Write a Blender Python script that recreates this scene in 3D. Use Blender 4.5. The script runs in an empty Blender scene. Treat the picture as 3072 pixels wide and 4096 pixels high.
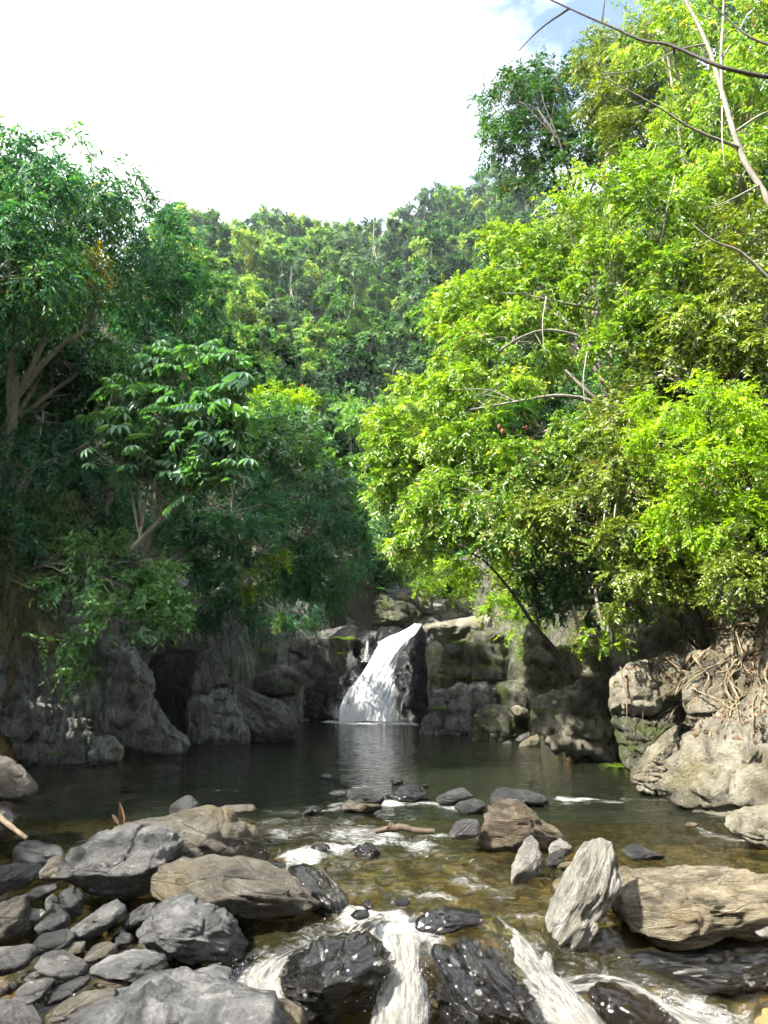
import bpy, math, random
import numpy as np
from mathutils import Vector, Matrix

# ------------------------------------------------------------------ camera, sky, sun, exposure
scene = bpy.context.scene
COL = scene.collection
CAM_H = 2.2
F = 3072.0                      # focal length in photograph pixels
HORIZON = 2666.0                # photograph row of the horizon
PITCH = math.atan((HORIZON - 2048.0) / F)

cam_data = bpy.data.cameras.new('camera')
cam_data.sensor_fit = 'HORIZONTAL'
cam_data.sensor_width = 36.0
cam_data.lens = 36.0
cam_data.clip_start = 0.1
cam_data.clip_end = 2000.0
cam = bpy.data.objects.new('camera', cam_data)
COL.objects.link(cam)
cam.location = (0, 0, CAM_H)
cam.rotation_euler = (math.pi / 2 + PITCH, 0, 0)
scene.camera = cam

SUN_EL = math.radians(48)
SUN_AZ = math.radians(-121)      # measured from +Y (ahead) towards +X; negative is to the left
sun_dir = Vector((math.sin(SUN_AZ) * math.cos(SUN_EL), math.cos(SUN_AZ) * math.cos(SUN_EL), math.sin(SUN_EL)))
sun_data = bpy.data.lights.new('sun', 'SUN')
sun_data.energy = 5.0
sun_data.angle = math.radians(0.6)
sun_data.color = (1.0, 0.95, 0.85)
sun = bpy.data.objects.new('sun', sun_data)
COL.objects.link(sun)
sun.rotation_euler = sun_dir.to_track_quat('Z', 'Y').to_euler()
sun.location = (-30, 10, 40)

world = bpy.data.worlds.new('World')
scene.world = world
world.use_nodes = True
wn, wl = world.node_tree.nodes, world.node_tree.links
wn.clear()
w_out = wn.new('ShaderNodeOutputWorld')
w_bg = wn.new('ShaderNodeBackground')
w_bg.inputs['Strength'].default_value = 0.10
w_sky = wn.new('ShaderNodeTexSky')
w_sky.sky_type = 'NISHITA'
w_sky.sun_disc = False
w_sky.sun_elevation = SUN_EL
w_sky.sun_rotation = SUN_AZ
w_sky.air_density = 1.0
w_sky.dust_density = 2.0
w_tc = wn.new('ShaderNodeTexCoord')
w_map = wn.new('ShaderNodeMapping')
w_map.inputs['Scale'].default_value = (1.0, 1.0, 2.2)
w_map.inputs['Location'].default_value = (2.4, 0.3, 0.38)
w_noise = wn.new('ShaderNodeTexNoise')
w_noise.inputs['Scale'].default_value = 2.6
w_noise.inputs['Detail'].default_value = 7.0
w_noise.inputs['Roughness'].default_value = 0.55
w_ramp = wn.new('ShaderNodeValToRGB')
w_ramp.color_ramp.elements[0].position = 0.38
w_ramp.color_ramp.elements[1].position = 0.62
w_mix = wn.new('ShaderNodeMix')
w_mix.data_type = 'RGBA'
w_mix.inputs[7].default_value = (9.5, 9.6, 9.9, 1)
wl.new(w_tc.outputs['Generated'], w_map.inputs['Vector'])
wl.new(w_map.outputs['Vector'], w_noise.inputs['Vector'])
wl.new(w_noise.outputs['Fac'], w_ramp.inputs['Fac'])
wl.new(w_ramp.outputs['Color'], w_mix.inputs[0])
wl.new(w_sky.outputs['Color'], w_mix.inputs[6])
wl.new(w_mix.outputs[2], w_bg.inputs['Color'])
wl.new(w_bg.outputs['Background'], w_out.inputs['Surface'])

vs = scene.view_settings
scene.display_settings.display_device = 'sRGB'
vs.view_transform = 'Standard'
vs.look = 'None'
vs.exposure = 2.2
vs.gamma = 1.0
scene.render.engine = 'CYCLES'
scene.cycles.use_denoising = True
scene.cycles.max_bounces = 6
scene.cycles.diffuse_bounces = 2
scene.cycles.glossy_bounces = 2
scene.cycles.transmission_bounces = 4
scene.cycles.transparent_max_bounces = 12
scene.cycles.volume_bounces = 0
scene.cycles.caustics_reflective = False
scene.cycles.caustics_refractive = False
scene.cycles.sample_clamp_indirect = 4.0
scene.cycles.use_light_tree = False
scene.cycles.use_adaptive_sampling = True
scene.cycles.adaptive_threshold = 0.045
scene.cycles.adaptive_min_samples = 12

rng = np.random.default_rng(7)

# ------------------------------------------------------------------ picture <-> place
CP, SP = math.cos(PITCH), math.sin(PITCH)

def ray(px, py):
    u = (px - 1536.0) / F
    v = (2048.0 - py) / F
    return np.array((u, CP - v * SP, SP + v * CP))

def P(px, py, Y):
    """place at forward distance Y seen at photograph pixel (px, py)"""
    d = ray(px, py)
    return np.array((0, 0, CAM_H)) + d * (Y / d[1])

def contact(px, py, zfun):
    """forward distance at which the sight line meets a level surface zfun(x, Y)"""
    d = ray(px, py)
    ys = np.linspace(4.0, 60.0, 2800)
    z = CAM_H + d[2] / d[1] * ys
    x = d[0] / d[1] * ys
    s = z - np.array([zfun(a, b) for a, b in zip(x, ys)]) if not getattr(zfun, 'vec', False) else z - zfun(x, ys)
    k = np.nonzero(s < 0)[0]
    return float(ys[k[0]]) if len(k) else 60.0

CROPS = {'A': (0, 3000, .66305), 'B': (1000, 3000, .66305), 'C': (1972, 3000, .66305),
         'D': (0, 2100, .7233), 'E': (1000, 2200, .7233), 'F': (1972, 2100, .66305),
         'S': (0, 0, 1.8517), 'P': (0, 0, 1.0)}

def px_of(crop, pts):
    x0, y0, s = CROPS[crop]
    return [(x0 + a * s, y0 + b * s) for a, b in pts]

# ------------------------------------------------------------------ noise
def _hash(ix, iy, iz, seed):
    h = (ix.astype(np.int64) * 374761393 + iy.astype(np.int64) * 668265263 + iz.astype(np.int64) * 1274126177 + seed * 974634777) & 0xffffffff
    h = ((h ^ (h >> 13)) * 1103515245) & 0xffffffff
    h = ((h ^ (h >> 16)) * 2654435761) & 0xffffffff
    return ((h ^ (h >> 15)) & 0xffffff) / float(0xffffff)

def vnoise(p, seed=0):
    i = np.floor(p)
    f = p - i
    u = f * f * (3 - 2 * f)
    ix, iy, iz = i[..., 0], i[..., 1], i[..., 2]
    r = 0
    for dx in (0, 1):
        wx = u[..., 0] if dx else 1 - u[..., 0]
        for dy in (0, 1):
            wy = u[..., 1] if dy else 1 - u[..., 1]
            for dz in (0, 1):
                wz = u[..., 2] if dz else 1 - u[..., 2]
                r = r + wx * wy * wz * _hash(ix + dx, iy + dy, iz + dz, seed)
    return r * 2 - 1

def fbm(p, seed=0, octv=4, gain=.5):
    a, r, q = 1.0, 0.0, np.array(p, float)
    for k in range(octv):
        r = r + a * vnoise(q, seed + k * 17)
        a *= gain
        q = q * 2.03 + 11.3
    return r

def fbm2(x, y, seed=0, octv=4):
    x, y = np.broadcast_arrays(np.asarray(x, float), np.asarray(y, float))
    return fbm(np.stack([x, y, np.zeros_like(x)], -1), seed, octv)

def sstep(a, b, x):
    t = np.clip((x - a) / (b - a), 0, 1)
    return t * t * (3 - 2 * t)

def norm(v):
    return v / np.maximum(np.linalg.norm(v, axis=-1, keepdims=True), 1e-9)

# ------------------------------------------------------------------ mesh and object helpers
def mesh_from(name, verts, faces, mat=None, attrs=None, smooth=False, uv=None):
    """faces: list of (n,k) integer arrays"""
    me = bpy.data.meshes.new(name)
    verts = np.asarray(verts, np.float32)
    if not isinstance(faces, list):
        faces = [faces]
    faces = [np.asarray(f, np.int32) for f in faces if len(f)]
    loops = np.concatenate([f.ravel() for f in faces])
    sizes = np.concatenate([np.full(len(f), f.shape[1], np.int32) for f in faces])
    starts = np.concatenate([[0], np.cumsum(sizes)[:-1]]).astype(np.int32)
    me.vertices.add(len(verts))
    me.vertices.foreach_set('co', verts.ravel())
    me.loops.add(len(loops))
    me.loops.foreach_set('vertex_index', loops)
    me.polygons.add(len(sizes))
    me.polygons.foreach_set('loop_start', starts)
    if attrs:
        for k, a in attrs.items():
            at = me.attributes.new(k, 'FLOAT', 'POINT')
            at.data.foreach_set('value', np.asarray(a, np.float32))
    if uv is not None:
        l = me.uv_layers.new(name='flow')
        l.data.foreach_set('uv', np.asarray(uv, np.float32)[loops].ravel())
    me.update(calc_edges=True)
    me.validate()
    if smooth:
        me.polygons.foreach_set('use_smooth', np.ones(len(sizes), bool))
    if mat:
        me.materials.append(mat)
    return me

def link(name, data, parent=None, loc=None, rot=None, label=None, cat=None, group=None, kind=None):
    o = bpy.data.objects.new(name, data)
    COL.objects.link(o)
    if parent is not None:
        o.parent = parent
    if loc is not None:
        o.location = loc
    if rot is not None:
        o.rotation_euler = rot
    if label: o['label'] = label
    if cat: o['category'] = cat
    if group: o['group'] = group
    if kind: o['kind'] = kind
    return o

def copy_tree(src, loc, rotz, scale, label, group):
    r = src.copy(); COL.objects.link(r)
    r.location = loc; r.rotation_euler = (0, 0, rotz); r.scale = scale
    r['label'] = label; r['group'] = group
    for ch in src.children:
        c = ch.copy(); COL.objects.link(c); c.parent = r
    return r

class Geo:
    """collects verts, faces and a per-vertex value"""
    def __init__(self):
        self.v, self.f, self.t, self.n = [], {}, [], 0
    def add(self, v, faces, t=0.5):
        v = np.asarray(v, float)
        for f in (faces if isinstance(faces, list) else [faces]):
            f = np.asarray(f, np.int64) + self.n
            self.f.setdefault(f.shape[1], []).append(f)
        self.v.append(v)
        self.t.append(np.broadcast_to(np.asarray(t, float), (len(v),)))
        self.n += len(v)
    def mesh(self, name, mat, smooth=False, origin=(0, 0, 0)):
        v = np.concatenate(self.v) - np.asarray(origin)
        return mesh_from(name, v, [np.concatenate(x) for x in self.f.values()], mat, {'tint': np.concatenate(self.t)}, smooth)

def tube(geo, pts, radii, sides=6, t=.5):
    pts = np.asarray(pts, float)
    radii = np.broadcast_to(np.asarray(radii, float), (len(pts),))
    tan = norm(np.gradient(pts, axis=0))
    ref = np.array((0.31, 0.2, 0.93)) if abs(tan[0][2]) < .8 else np.array((0.93, .3, 0.2))
    n = norm(ref - tan * (tan @ ref)[:, None])
    b = np.cross(tan, n)
    a = np.arange(sides) / sides * 2 * math.pi
    ring = pts[:, None] + radii[:, None, None] * (np.cos(a)[None, :, None] * n[:, None] + np.sin(a)[None, :, None] * b[:, None])
    k = len(pts)
    i = np.arange(k - 1)[:, None] * sides
    j = np.arange(sides)[None]
    q = np.stack([i + j, i + (j + 1) % sides, i + sides + (j + 1) % sides, i + sides + j], -1).reshape(-1, 4)
    geo.add(ring.reshape(-1, 3), q, t)

def bend(a, b, r, k=6, sag=0., wob=.08):
    """wobbly path from a to b"""
    a, b = np.asarray(a, float), np.asarray(b, float)
    s = np.linspace(0, 1, k)[:, None]
    L = np.linalg.norm(b - a)
    w = np.sin(s * math.pi) * r.normal(0, wob * L, (1, 3)) + np.sin(2 * s * math.pi) * r.normal(0, wob * .5 * L, (1, 3))
    p = a + (b - a) * s + w
    p[:, 2] -= np.sin(s[:, 0] * math.pi) * sag * L
    return p

def smooth_path(pts, k=4):
    """Catmull-Rom through the given points"""
    p = np.asarray(pts, float)
    p = np.vstack([2 * p[0] - p[1], p, 2 * p[-1] - p[-2]])
    out = []
    for i in range(1, len(p) - 2):
        for s in np.arange(k) / k:
            out.append(.5 * (2 * p[i] + (p[i + 1] - p[i - 1]) * s + (2 * p[i - 1] - 5 * p[i] + 4 * p[i + 1] - p[i + 2]) * s * s
                             + (3 * p[i] - p[i - 1] - 3 * p[i + 1] + p[i + 2]) * s ** 3))
    out.append(p[-2])
    return np.array(out)

def leaf_arrays(geo, pos, D, N, L, W, tint, fold=.25, droop=.12, six=True):
    """folded leaf blades"""
    n = len(pos)
    D = norm(D)
    N = norm(N - D * np.sum(N * D, -1, keepdims=True))
    S = np.cross(D, N)
    L = np.broadcast_to(np.asarray(L, float), (n,))[:, None]
    W = np.broadcast_to(np.asarray(W, float), (n,))[:, None]
    tip = pos + L * D - droop * L * N
    up = fold * W * N
    if six:
        l1 = pos + .3 * L * D + .46 * W * S + up
        l2 = pos + .68 * L * D + .4 * W * S + up - .05 * L * N
        r1 = pos + .3 * L * D - .46 * W * S + up
        r2 = pos + .68 * L * D - .4 * W * S + up - .05 * L * N
        v = np.stack([pos, l1, l2, tip, r2, r1], 1).reshape(-1, 3)
        b = np.arange(n)[:, None] * 6
        f = np.concatenate([b + np.array([[0, 3, 2, 1]]), b + np.array([[0, 5, 4, 3]])])
        geo.add(v, f, np.repeat(tint, 6))
    else:
        l = pos + .45 * L * D + .5 * W * S + up
        r = pos + .45 * L * D - .5 * W * S + up
        v = np.stack([pos, l, tip, r], 1).reshape(-1, 3)
        b = np.arange(n)[:, None] * 4
        f = np.concatenate([b + np.array([[0, 2, 1]]), b + np.array([[0, 3, 2]])])
        geo.add(v, f, np.repeat(tint, 4))

# ------------------------------------------------------------------ materials
def new_mat(name):
    m = bpy.data.materials.new(name)
    m.use_nodes = True
    nt = m.node_tree
    nt.nodes.clear()
    out = nt.nodes.new('ShaderNodeOutputMaterial')
    return m, nt.nodes, nt.links, out

def node(nodes, typ, **kw):
    n = nodes.new(typ)
    for k, v in kw.items():
        if k.startswith('i_'):
            n.inputs[k[2:].replace('_', ' ')].default_value = v
        else:
            setattr(n, k, v)
    return n

def ramp(nodes, stops, interp='LINEAR'):
    r = nodes.new('ShaderNodeValToRGB')
    cr = r.color_ramp
    cr.interpolation = interp
    while len(cr.elements) < len(stops):
        cr.elements.new(.5)
    for e, (p, c) in zip(cr.elements, stops):
        e.position = p
        e.color = tuple(c) + (1,) if len(c) == 3 else c
    return r

def mix_rgb(nodes, links, fac, a, b, blend='MIX'):
    m = nodes.new('ShaderNodeMix')
    m.data_type = 'RGBA'
    m.blend_type = blend
    for s, v in ((0, fac), (6, a), (7, b)):
        if hasattr(v, 'is_linked') or hasattr(v, 'links'):
            links.new(v, m.inputs[s])
        else:
            m.inputs[s].default_value = v if s == 0 else tuple(v) + (1,)
    return m.outputs[2]

def rock_mat(name, dark, mid, light, rough=.75, moss=0., stretch=(1, 1, 5), stain=None, bump=.5, scale=1.0, crack=.35):
    k_ = .6
    dark, mid, light = (tuple(c * k_ * f for c in col) for col, f in ((dark, .8), (mid, 1.), (light, 1.1)))
    m, nd, lk, out = new_mat(name)
    tc = node(nd, 'ShaderNodeTexCoord')
    oi = node(nd, 'ShaderNodeObjectInfo')
    off = node(nd, 'ShaderNodeVectorMath', operation='SCALE')
    lk.new(oi.outputs['Random'], off.inputs['Scale']); off.inputs[0].default_value = (37, 61, 83)
    add = node(nd, 'ShaderNodeVectorMath', operation='ADD')
    lk.new(tc.outputs['Object'], add.inputs[0]); lk.new(off.outputs[0], add.inputs[1])
    mp = node(nd, 'ShaderNodeMapping'); mp.inputs['Scale'].default_value = stretch
    lk.new(add.outputs[0], mp.inputs['Vector'])
    cx_ = node(nd, 'ShaderNodeCombineXYZ')
    for ax_, (mu_, of_) in zip('XYZ', ((1.1, -.55), (1.7, -.85), (.9, -.45))):
        q_ = node(nd, 'ShaderNodeMath', operation='MULTIPLY_ADD'); q_.inputs[1].default_value = mu_; q_.inputs[2].default_value = of_
        lk.new(oi.outputs['Random'], q_.inputs[0]); lk.new(q_.outputs[0], cx_.inputs[ax_])
    if not name.startswith(('weathered', 'grey cliff', 'dark wet')): lk.new(cx_.outputs[0], mp.inputs['Rotation'])
    n1 = node(nd, 'ShaderNodeTexNoise', i_Scale=2.2 * scale, i_Detail=9., i_Roughness=.66, i_Distortion=.6)
    lk.new(mp.outputs[0], n1.inputs['Vector'])
    n2 = node(nd, 'ShaderNodeTexNoise', i_Scale=1.6 * scale, i_Detail=6., i_Roughness=.6)
    lk.new(add.outputs[0], n2.inputs['Vector'])
    n3 = node(nd, 'ShaderNodeTexNoise', i_Scale=34. * scale, i_Detail=7., i_Roughness=.78)
    lk.new(add.outputs[0], n3.inputs['Vector'])
    r1 = ramp(nd, [(.3, dark), (.5, mid), (.72, light)])
    lk.new(n1.outputs['Fac'], r1.inputs['Fac'])
    r2 = ramp(nd, [(.36, (.45, .45, .45)), (.62, (1.12, 1.12, 1.12))])
    lk.new(n2.outputs['Fac'], r2.inputs['Fac'])
    c = mix_rgb(nd, lk, .75, r1.outputs['Color'], r2.outputs['Color'], 'MULTIPLY')
    r3 = ramp(nd, [(.3, (.6, .6, .6)), (.7, (1.25, 1.25, 1.25))])
    lk.new(n3.outputs['Fac'], r3.inputs['Fac'])
    c = mix_rgb(nd, lk, .7, c, r3.outputs['Color'], 'MULTIPLY')
    vo = node(nd, 'ShaderNodeTexVoronoi', feature='DISTANCE_TO_EDGE', i_Scale=1.5 * scale, i_Randomness=1.)
    dis = node(nd, 'ShaderNodeMix', data_type='VECTOR')
    dis.inputs[0].default_value = .12
    lk.new(mp.outputs[0], dis.inputs[4]); lk.new(n2.outputs['Color'], dis.inputs[5])
    lk.new(dis.outputs[1], vo.inputs['Vector'])
    rc = ramp(nd, [(0., (0, 0, 0)), (.035, (1, 1, 1))])
    lk.new(vo.outputs['Distance'], rc.inputs['Fac'])
    c = mix_rgb(nd, lk, crack, c, mix_rgb(nd, lk, 1., c, rc.outputs['Color'], 'MULTIPLY'))
    if stain:
        n5 = node(nd, 'ShaderNodeTexNoise', i_Scale=1.1 * scale, i_Detail=5., i_Roughness=.65)
        a5 = node(nd, 'ShaderNodeVectorMath', operation='ADD'); a5.inputs[1].default_value = (9, 4, 7)
        lk.new(add.outputs[0], a5.inputs[0]); lk.new(a5.outputs[0], n5.inputs['Vector'])
        r5 = ramp(nd, [(.5, (0, 0, 0)), (.66, (1, 1, 1))])
        lk.new(n5.outputs['Fac'], r5.inputs['Fac'])
        sc = node(nd, 'ShaderNodeMath', operation='MULTIPLY'); sc.inputs[1].default_value = .85
        lk.new(r5.outputs['Color'], sc.inputs[0])
        c = mix_rgb(nd, lk, sc.outputs[0], c, stain)
    if moss > 0:
        n4 = node(nd, 'ShaderNodeTexNoise', i_Scale=2.4, i_Detail=7., i_Roughness=.7)
        lk.new(add.outputs[0], n4.inputs['Vector'])
        r4 = ramp(nd, [(.62 - .22 * moss, (0, 0, 0)), (.74 - .2 * moss, (1, 1, 1))])
        lk.new(n4.outputs['Fac'], r4.inputs['Fac'])
        c = mix_rgb(nd, lk, r4.outputs['Color'], c, (.075, .10, .018))
    if rough > .5:
        n6 = node(nd, 'ShaderNodeTexNoise', i_Scale=9. * scale, i_Detail=8., i_Roughness=.75)
        lk.new(add.outputs[0], n6.inputs['Vector'])
        r6 = ramp(nd, [(.57, (0, 0, 0)), (.66, (1, 1, 1))])
        lk.new(n6.outputs['Fac'], r6.inputs['Fac'])
        s6 = node(nd, 'ShaderNodeMath', operation='MULTIPLY'); s6.inputs[1].default_value = .45
        lk.new(r6.outputs['Color'], s6.inputs[0])
        c = mix_rgb(nd, lk, s6.outputs[0], c, tuple(min(.6, v * 1.35 + .03) for v in light))
        r7 = ramp(nd, [(.34, (.35, .35, .35)), (.45, (1, 1, 1))])
        lk.new(n6.outputs['Fac'], r7.inputs['Fac'])
        c = mix_rgb(nd, lk, .8, c, r7.outputs['Color'], 'MULTIPLY')
    b = node(nd, 'ShaderNodeBsdfPrincipled')
    lk.new(c, b.inputs['Base Color'])
    b.inputs['Roughness'].default_value = rough
    b.inputs['Specular IOR Level'].default_value = .35 if rough > .5 else .6
    if rough < .25:
        b.inputs['Coat Weight'].default_value = .6
        b.inputs['Coat Roughness'].default_value = .05
    h = node(nd, 'ShaderNodeMath', operation='MULTIPLY_ADD'); h.inputs[1].default_value = .8
    lk.new(n3.outputs['Fac'], h.inputs[0]); lk.new(n1.outputs['Fac'], h.inputs[2])
    h2 = node(nd, 'ShaderNodeMath', operation='MULTIPLY_ADD'); h2.inputs[1].default_value = .6 * crack
    lk.new(rc.outputs['Color'], h2.inputs[0]); lk.new(h.outputs[0], h2.inputs[2])
    bp = node(nd, 'ShaderNodeBump', i_Strength=min(1., bump * 1.7), i_Distance=.24)
    lk.new(h2.outputs[0], bp.inputs['Height'])
    lk.new(bp.outputs['Normal'], b.inputs['Normal'])
    lk.new(b.outputs[0], out.inputs['Surface'])
    return m

def leaf_mat(name, stops, trans=.4, tcol=(1.6, 1.5, .5), rough=.38, spec=.5, objvar=.0, brown=False):
    m, nd, lk, out = new_mat(name)
    at = node(nd, 'ShaderNodeAttribute', attribute_name='tint')
    fac = at.outputs['Fac']
    if objvar:
        oi = node(nd, 'ShaderNodeObjectInfo')
        ma = node(nd, 'ShaderNodeMath', operation='MULTIPLY_ADD'); ma.inputs[1].default_value = objvar; 
        sb = node(nd, 'ShaderNodeMath', operation='SUBTRACT'); sb.inputs[1].default_value = objvar * .5
        lk.new(oi.outputs['Random'], ma.inputs[0]); lk.new(fac, ma.inputs[2]); lk.new(ma.outputs[0], sb.inputs[0])
        fac = sb.outputs[0]
    if brown:
        stops = [(0., (.16, .085, .025)), (.02, (.12, .075, .02)), (.035, stops[0][1])] + [(max(.06, a_), c_) for a_, c_ in stops[1:]]
    r = ramp(nd, stops)
    lk.new(fac, r.inputs['Fac'])
    b = node(nd, 'ShaderNodeBsdfPrincipled', i_Roughness=rough)
    b.inputs['Specular IOR Level'].default_value = spec
    lk.new(r.outputs['Color'], b.inputs['Base Color'])
    tr = node(nd, 'ShaderNodeBsdfTranslucent')
    lk.new(mix_rgb(nd, lk, 1., r.outputs['Color'], tcol, 'MULTIPLY'), tr.inputs['Color'])
    mx = node(nd, 'ShaderNodeMixShader'); mx.inputs[0].default_value = trans
    lk.new(b.outputs[0], mx.inputs[1]); lk.new(tr.outputs[0], mx.inputs[2])
    lk.new(mx.outputs[0], out.inputs['Surface'])
    return m

def bark_mat(name, a, b_, scale=1.):
    m, nd, lk, out = new_mat(name)
    tc = node(nd, 'ShaderNodeTexCoord')
    mp = node(nd, 'ShaderNodeMapping'); mp.inputs['Scale'].default_value = (6, 6, 2)
    lk.new(tc.outputs['Object'], mp.inputs['Vector'])
    n = node(nd, 'ShaderNodeTexNoise', i_Scale=2. * scale, i_Detail=7., i_Roughness=.7)
    lk.new(mp.outputs[0], n.inputs['Vector'])
    r = ramp(nd, [(.32, a), (.68, b_)])
    lk.new(n.outputs['Fac'], r.inputs['Fac'])
    b = node(nd, 'ShaderNodeBsdfPrincipled', i_Roughness=.8)
    lk.new(r.outputs['Color'], b.inputs['Base Color'])
    bp = node(nd, 'ShaderNodeBump', i_Strength=.6, i_Distance=.02)
    lk.new(n.outputs['Fac'], bp.inputs['Height']); lk.new(bp.outputs['Normal'], b.inputs['Normal'])
    lk.new(b.outputs[0], out.inputs['Surface'])
    return m

M = {}
M['grey'] = rock_mat('grey schist', (0.056, 0.056, 0.055), (0.283, 0.279, 0.271), (0.608, 0.603, 0.582), bump=.75, stretch=(1, 1, 2.6))
M['slate'] = rock_mat('dark slate', (0.034, 0.036, 0.038), (0.115, 0.117, 0.121), (0.264, 0.265, 0.268), rough=.6, bump=.75, stretch=(1, 1, 2.5))
M['mottled'] = rock_mat('mottled schist', (0.032, 0.034, 0.035), (0.290, 0.293, 0.290), (0.794, 0.794, 0.787), stretch=(1, 1, 1.6), bump=.75)
M['tan'] = rock_mat('tan schist', (0.097, 0.084, 0.062), (0.299, 0.268, 0.211), (0.510, 0.475, 0.396), stain=(.2, .165, .09), bump=.75, stretch=(1, 1, 3))
M['golden'] = rock_mat('golden schist', (0.101, 0.084, 0.050), (0.590, 0.491, 0.317), (0.972, 0.850, 0.628), stain=(.30, .19, .065), bump=1., stretch=(1, 2, 6), scale=1.3)
M['brown'] = rock_mat('brown schist', (0.090, 0.068, 0.045), (0.285, 0.217, 0.135), (0.570, 0.480, 0.345), stain=(.17, .11, .045), bump=.8)
M['pale'] = rock_mat('pale streaked schist', (0.113, 0.104, 0.086), (0.707, 0.666, 0.558), (0.980, 0.980, 0.973), stretch=(.8, 2, 7), bump=.8)
M['white'] = rock_mat('white veined stone', (0.065, 0.065, 0.065), (0.593, 0.562, 0.499), (0.967, 0.936, 0.858), stretch=(1, 1, 3))
M['wet'] = rock_mat('wet black rock', (.016, .015, .014), (.045, .043, .040), (.13, .125, .115), rough=.2, bump=1., crack=.6, scale=1.4)
M['wetbrown'] = rock_mat('wet brown rock', (.02, .013, .008), (.05, .033, .018), (.10, .07, .04), rough=.2, bump=.7)
M['cliff_shade'] = rock_mat('weathered cliff rock', (0.032, 0.035, 0.032), (0.529, 0.552, 0.517), (0.978, 0.980, 0.958), moss=.28, stretch=(2.6, 2.6, .9), scale=1., bump=1.)
M['cliff_grey'] = rock_mat('grey cliff rock', (.06, .06, .06), (.32, .315, .3), (.66, .65, .62), moss=.3, stretch=(1.8, 1.8, 1.1), scale=.95, bump=1.)
M['cliff_wet'] = rock_mat('dark wet cliff rock', (.012, .013, .016), (.04, .042, .05), (.10, .105, .12), rough=.3, stretch=(4, 4, .7), scale=1., bump=1.)
M['cliff_moss'] = rock_mat('mossy cliff rock', (0.070, 0.070, 0.049), (0.263, 0.254, 0.193), (0.504, 0.487, 0.386), moss=.75, stretch=(2, 2, 1.2), scale=1., bump=1.)
M['bank'] = rock_mat('lichen covered bank rock', (0.140, 0.126, 0.084), (0.508, 0.455, 0.315), (0.805, 0.757, 0.596), moss=.25, stretch=(1.4, 1.4, 1.6), scale=.7, stain=(.17, .15, .06), bump=.9, crack=.12)
M['bank_moss'] = rock_mat('mossy tan bank rock', (0.098, 0.091, 0.063), (0.455, 0.419, 0.300), (0.773, 0.722, 0.571), moss=.4, stretch=(1.6, 1.6, 1.2), scale=.7, stain=(.15, .13, .05), bump=.9, crack=.15)
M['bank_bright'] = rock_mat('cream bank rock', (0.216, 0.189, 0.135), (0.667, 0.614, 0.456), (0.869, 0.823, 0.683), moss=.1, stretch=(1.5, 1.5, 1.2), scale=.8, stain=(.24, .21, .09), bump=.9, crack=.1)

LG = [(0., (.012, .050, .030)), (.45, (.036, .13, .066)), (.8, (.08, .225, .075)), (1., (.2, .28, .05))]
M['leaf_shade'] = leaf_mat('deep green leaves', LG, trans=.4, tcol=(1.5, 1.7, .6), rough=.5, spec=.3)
M['leaf_big'] = leaf_mat('large glossy leaves', [(0., (.025, .08, .045)), (.5, (.06, .15, .08)), (1., (.13, .27, .06))], trans=.35, tcol=(1.6, 1.8, .4), rough=.38, spec=.65, objvar=.35)
M['leaf_bush'] = leaf_mat('soft green leaves', [(0., (.03, .09, .035)), (.5, (.075, .2, .06)), (1., (.15, .3, .07))], trans=.35)
M['leaf_backlit'] = leaf_mat('leaves painted backlit yellow', [(0., (.03, .07, .015)), (.5, (.09, .15, .02)), (1., (.3, .27, .03))], trans=.5, tcol=(1.6, 1.4, .3))  # yellow of sun shining through the leaves, put into their colour
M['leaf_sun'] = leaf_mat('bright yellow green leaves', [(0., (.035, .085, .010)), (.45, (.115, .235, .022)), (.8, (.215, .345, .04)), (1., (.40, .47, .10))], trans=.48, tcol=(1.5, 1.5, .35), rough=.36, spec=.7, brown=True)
M['leaf_lime'] = leaf_mat('lime leaves', [(0., (.05, .125, .008)), (.5, (.18, .32, .012)), (1., (.33, .47, .025))], trans=.5, tcol=(1.5, 1.5, .25), rough=.38, brown=True)
M['leaf_olive'] = leaf_mat('olive leaves', [(0., (.03, .06, .010)), (.5, (.11, .18, .025)), (1., (.25, .31, .05))], trans=.4, tcol=(1.5, 1.4, .4), rough=.33, spec=.6, brown=True)
M['leaf_dark'] = leaf_mat('dark glossy leaves', [(0., (.012, .04, .015)), (.5, (.03, .095, .025)), (1., (.07, .17, .03))], trans=.35, tcol=(1.4, 1.6, .4), brown=True)
M['leaf_far'] = leaf_mat('forest leaves', [(0., (.012, .03, .012)), (.3, (.036, .115, .035)), (.6, (.085, .215, .042)), (.85, (.18, .32, .05)), (1., (.34, .42, .07))], trans=.35, tcol=(1.4, 1.4, .5), objvar=.85, rough=.6, spec=.15)
M['leaf_fargrey'] = leaf_mat('grey green forest leaves', [(0., (.035, .085, .045)), (.5, (.08, .165, .07)), (1., (.19, .27, .11))], trans=.3, tcol=(1.3, 1.3, .7), objvar=.5, rough=.6, spec=.15)
M['fern'] = leaf_mat('fern fronds', [(0., (.05, .10, .012)), (1., (.15, .24, .03))], trans=.4)
M['dry'] = leaf_mat('dry grass blades', [(0., (.04, .035, .02)), (.45, (.12, .095, .05)), (.7, (.07, .10, .025)), (1., (.06, .11, .03))], trans=.3, tcol=(1.2, 1.2, .8), rough=.6, spec=.2)
M['litter'] = leaf_mat('fallen leaves', [(0., (.05, .03, .018)), (.5, (.14, .08, .045)), (1., (.30, .21, .13))], trans=.15, tcol=(1.2, 1., .7), rough=.7, spec=.2)
M['red_fruit'] = bark_mat('red pandanus fruit', (.09, .012, .01), (.22, .05, .025))
M['bark_pale'] = bark_mat('pale bark', (.17, .15, .115), (.42, .39, .33))
M['bark_grey'] = bark_mat('grey bark', (.10, .09, .07), (.27, .25, .2))
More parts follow.
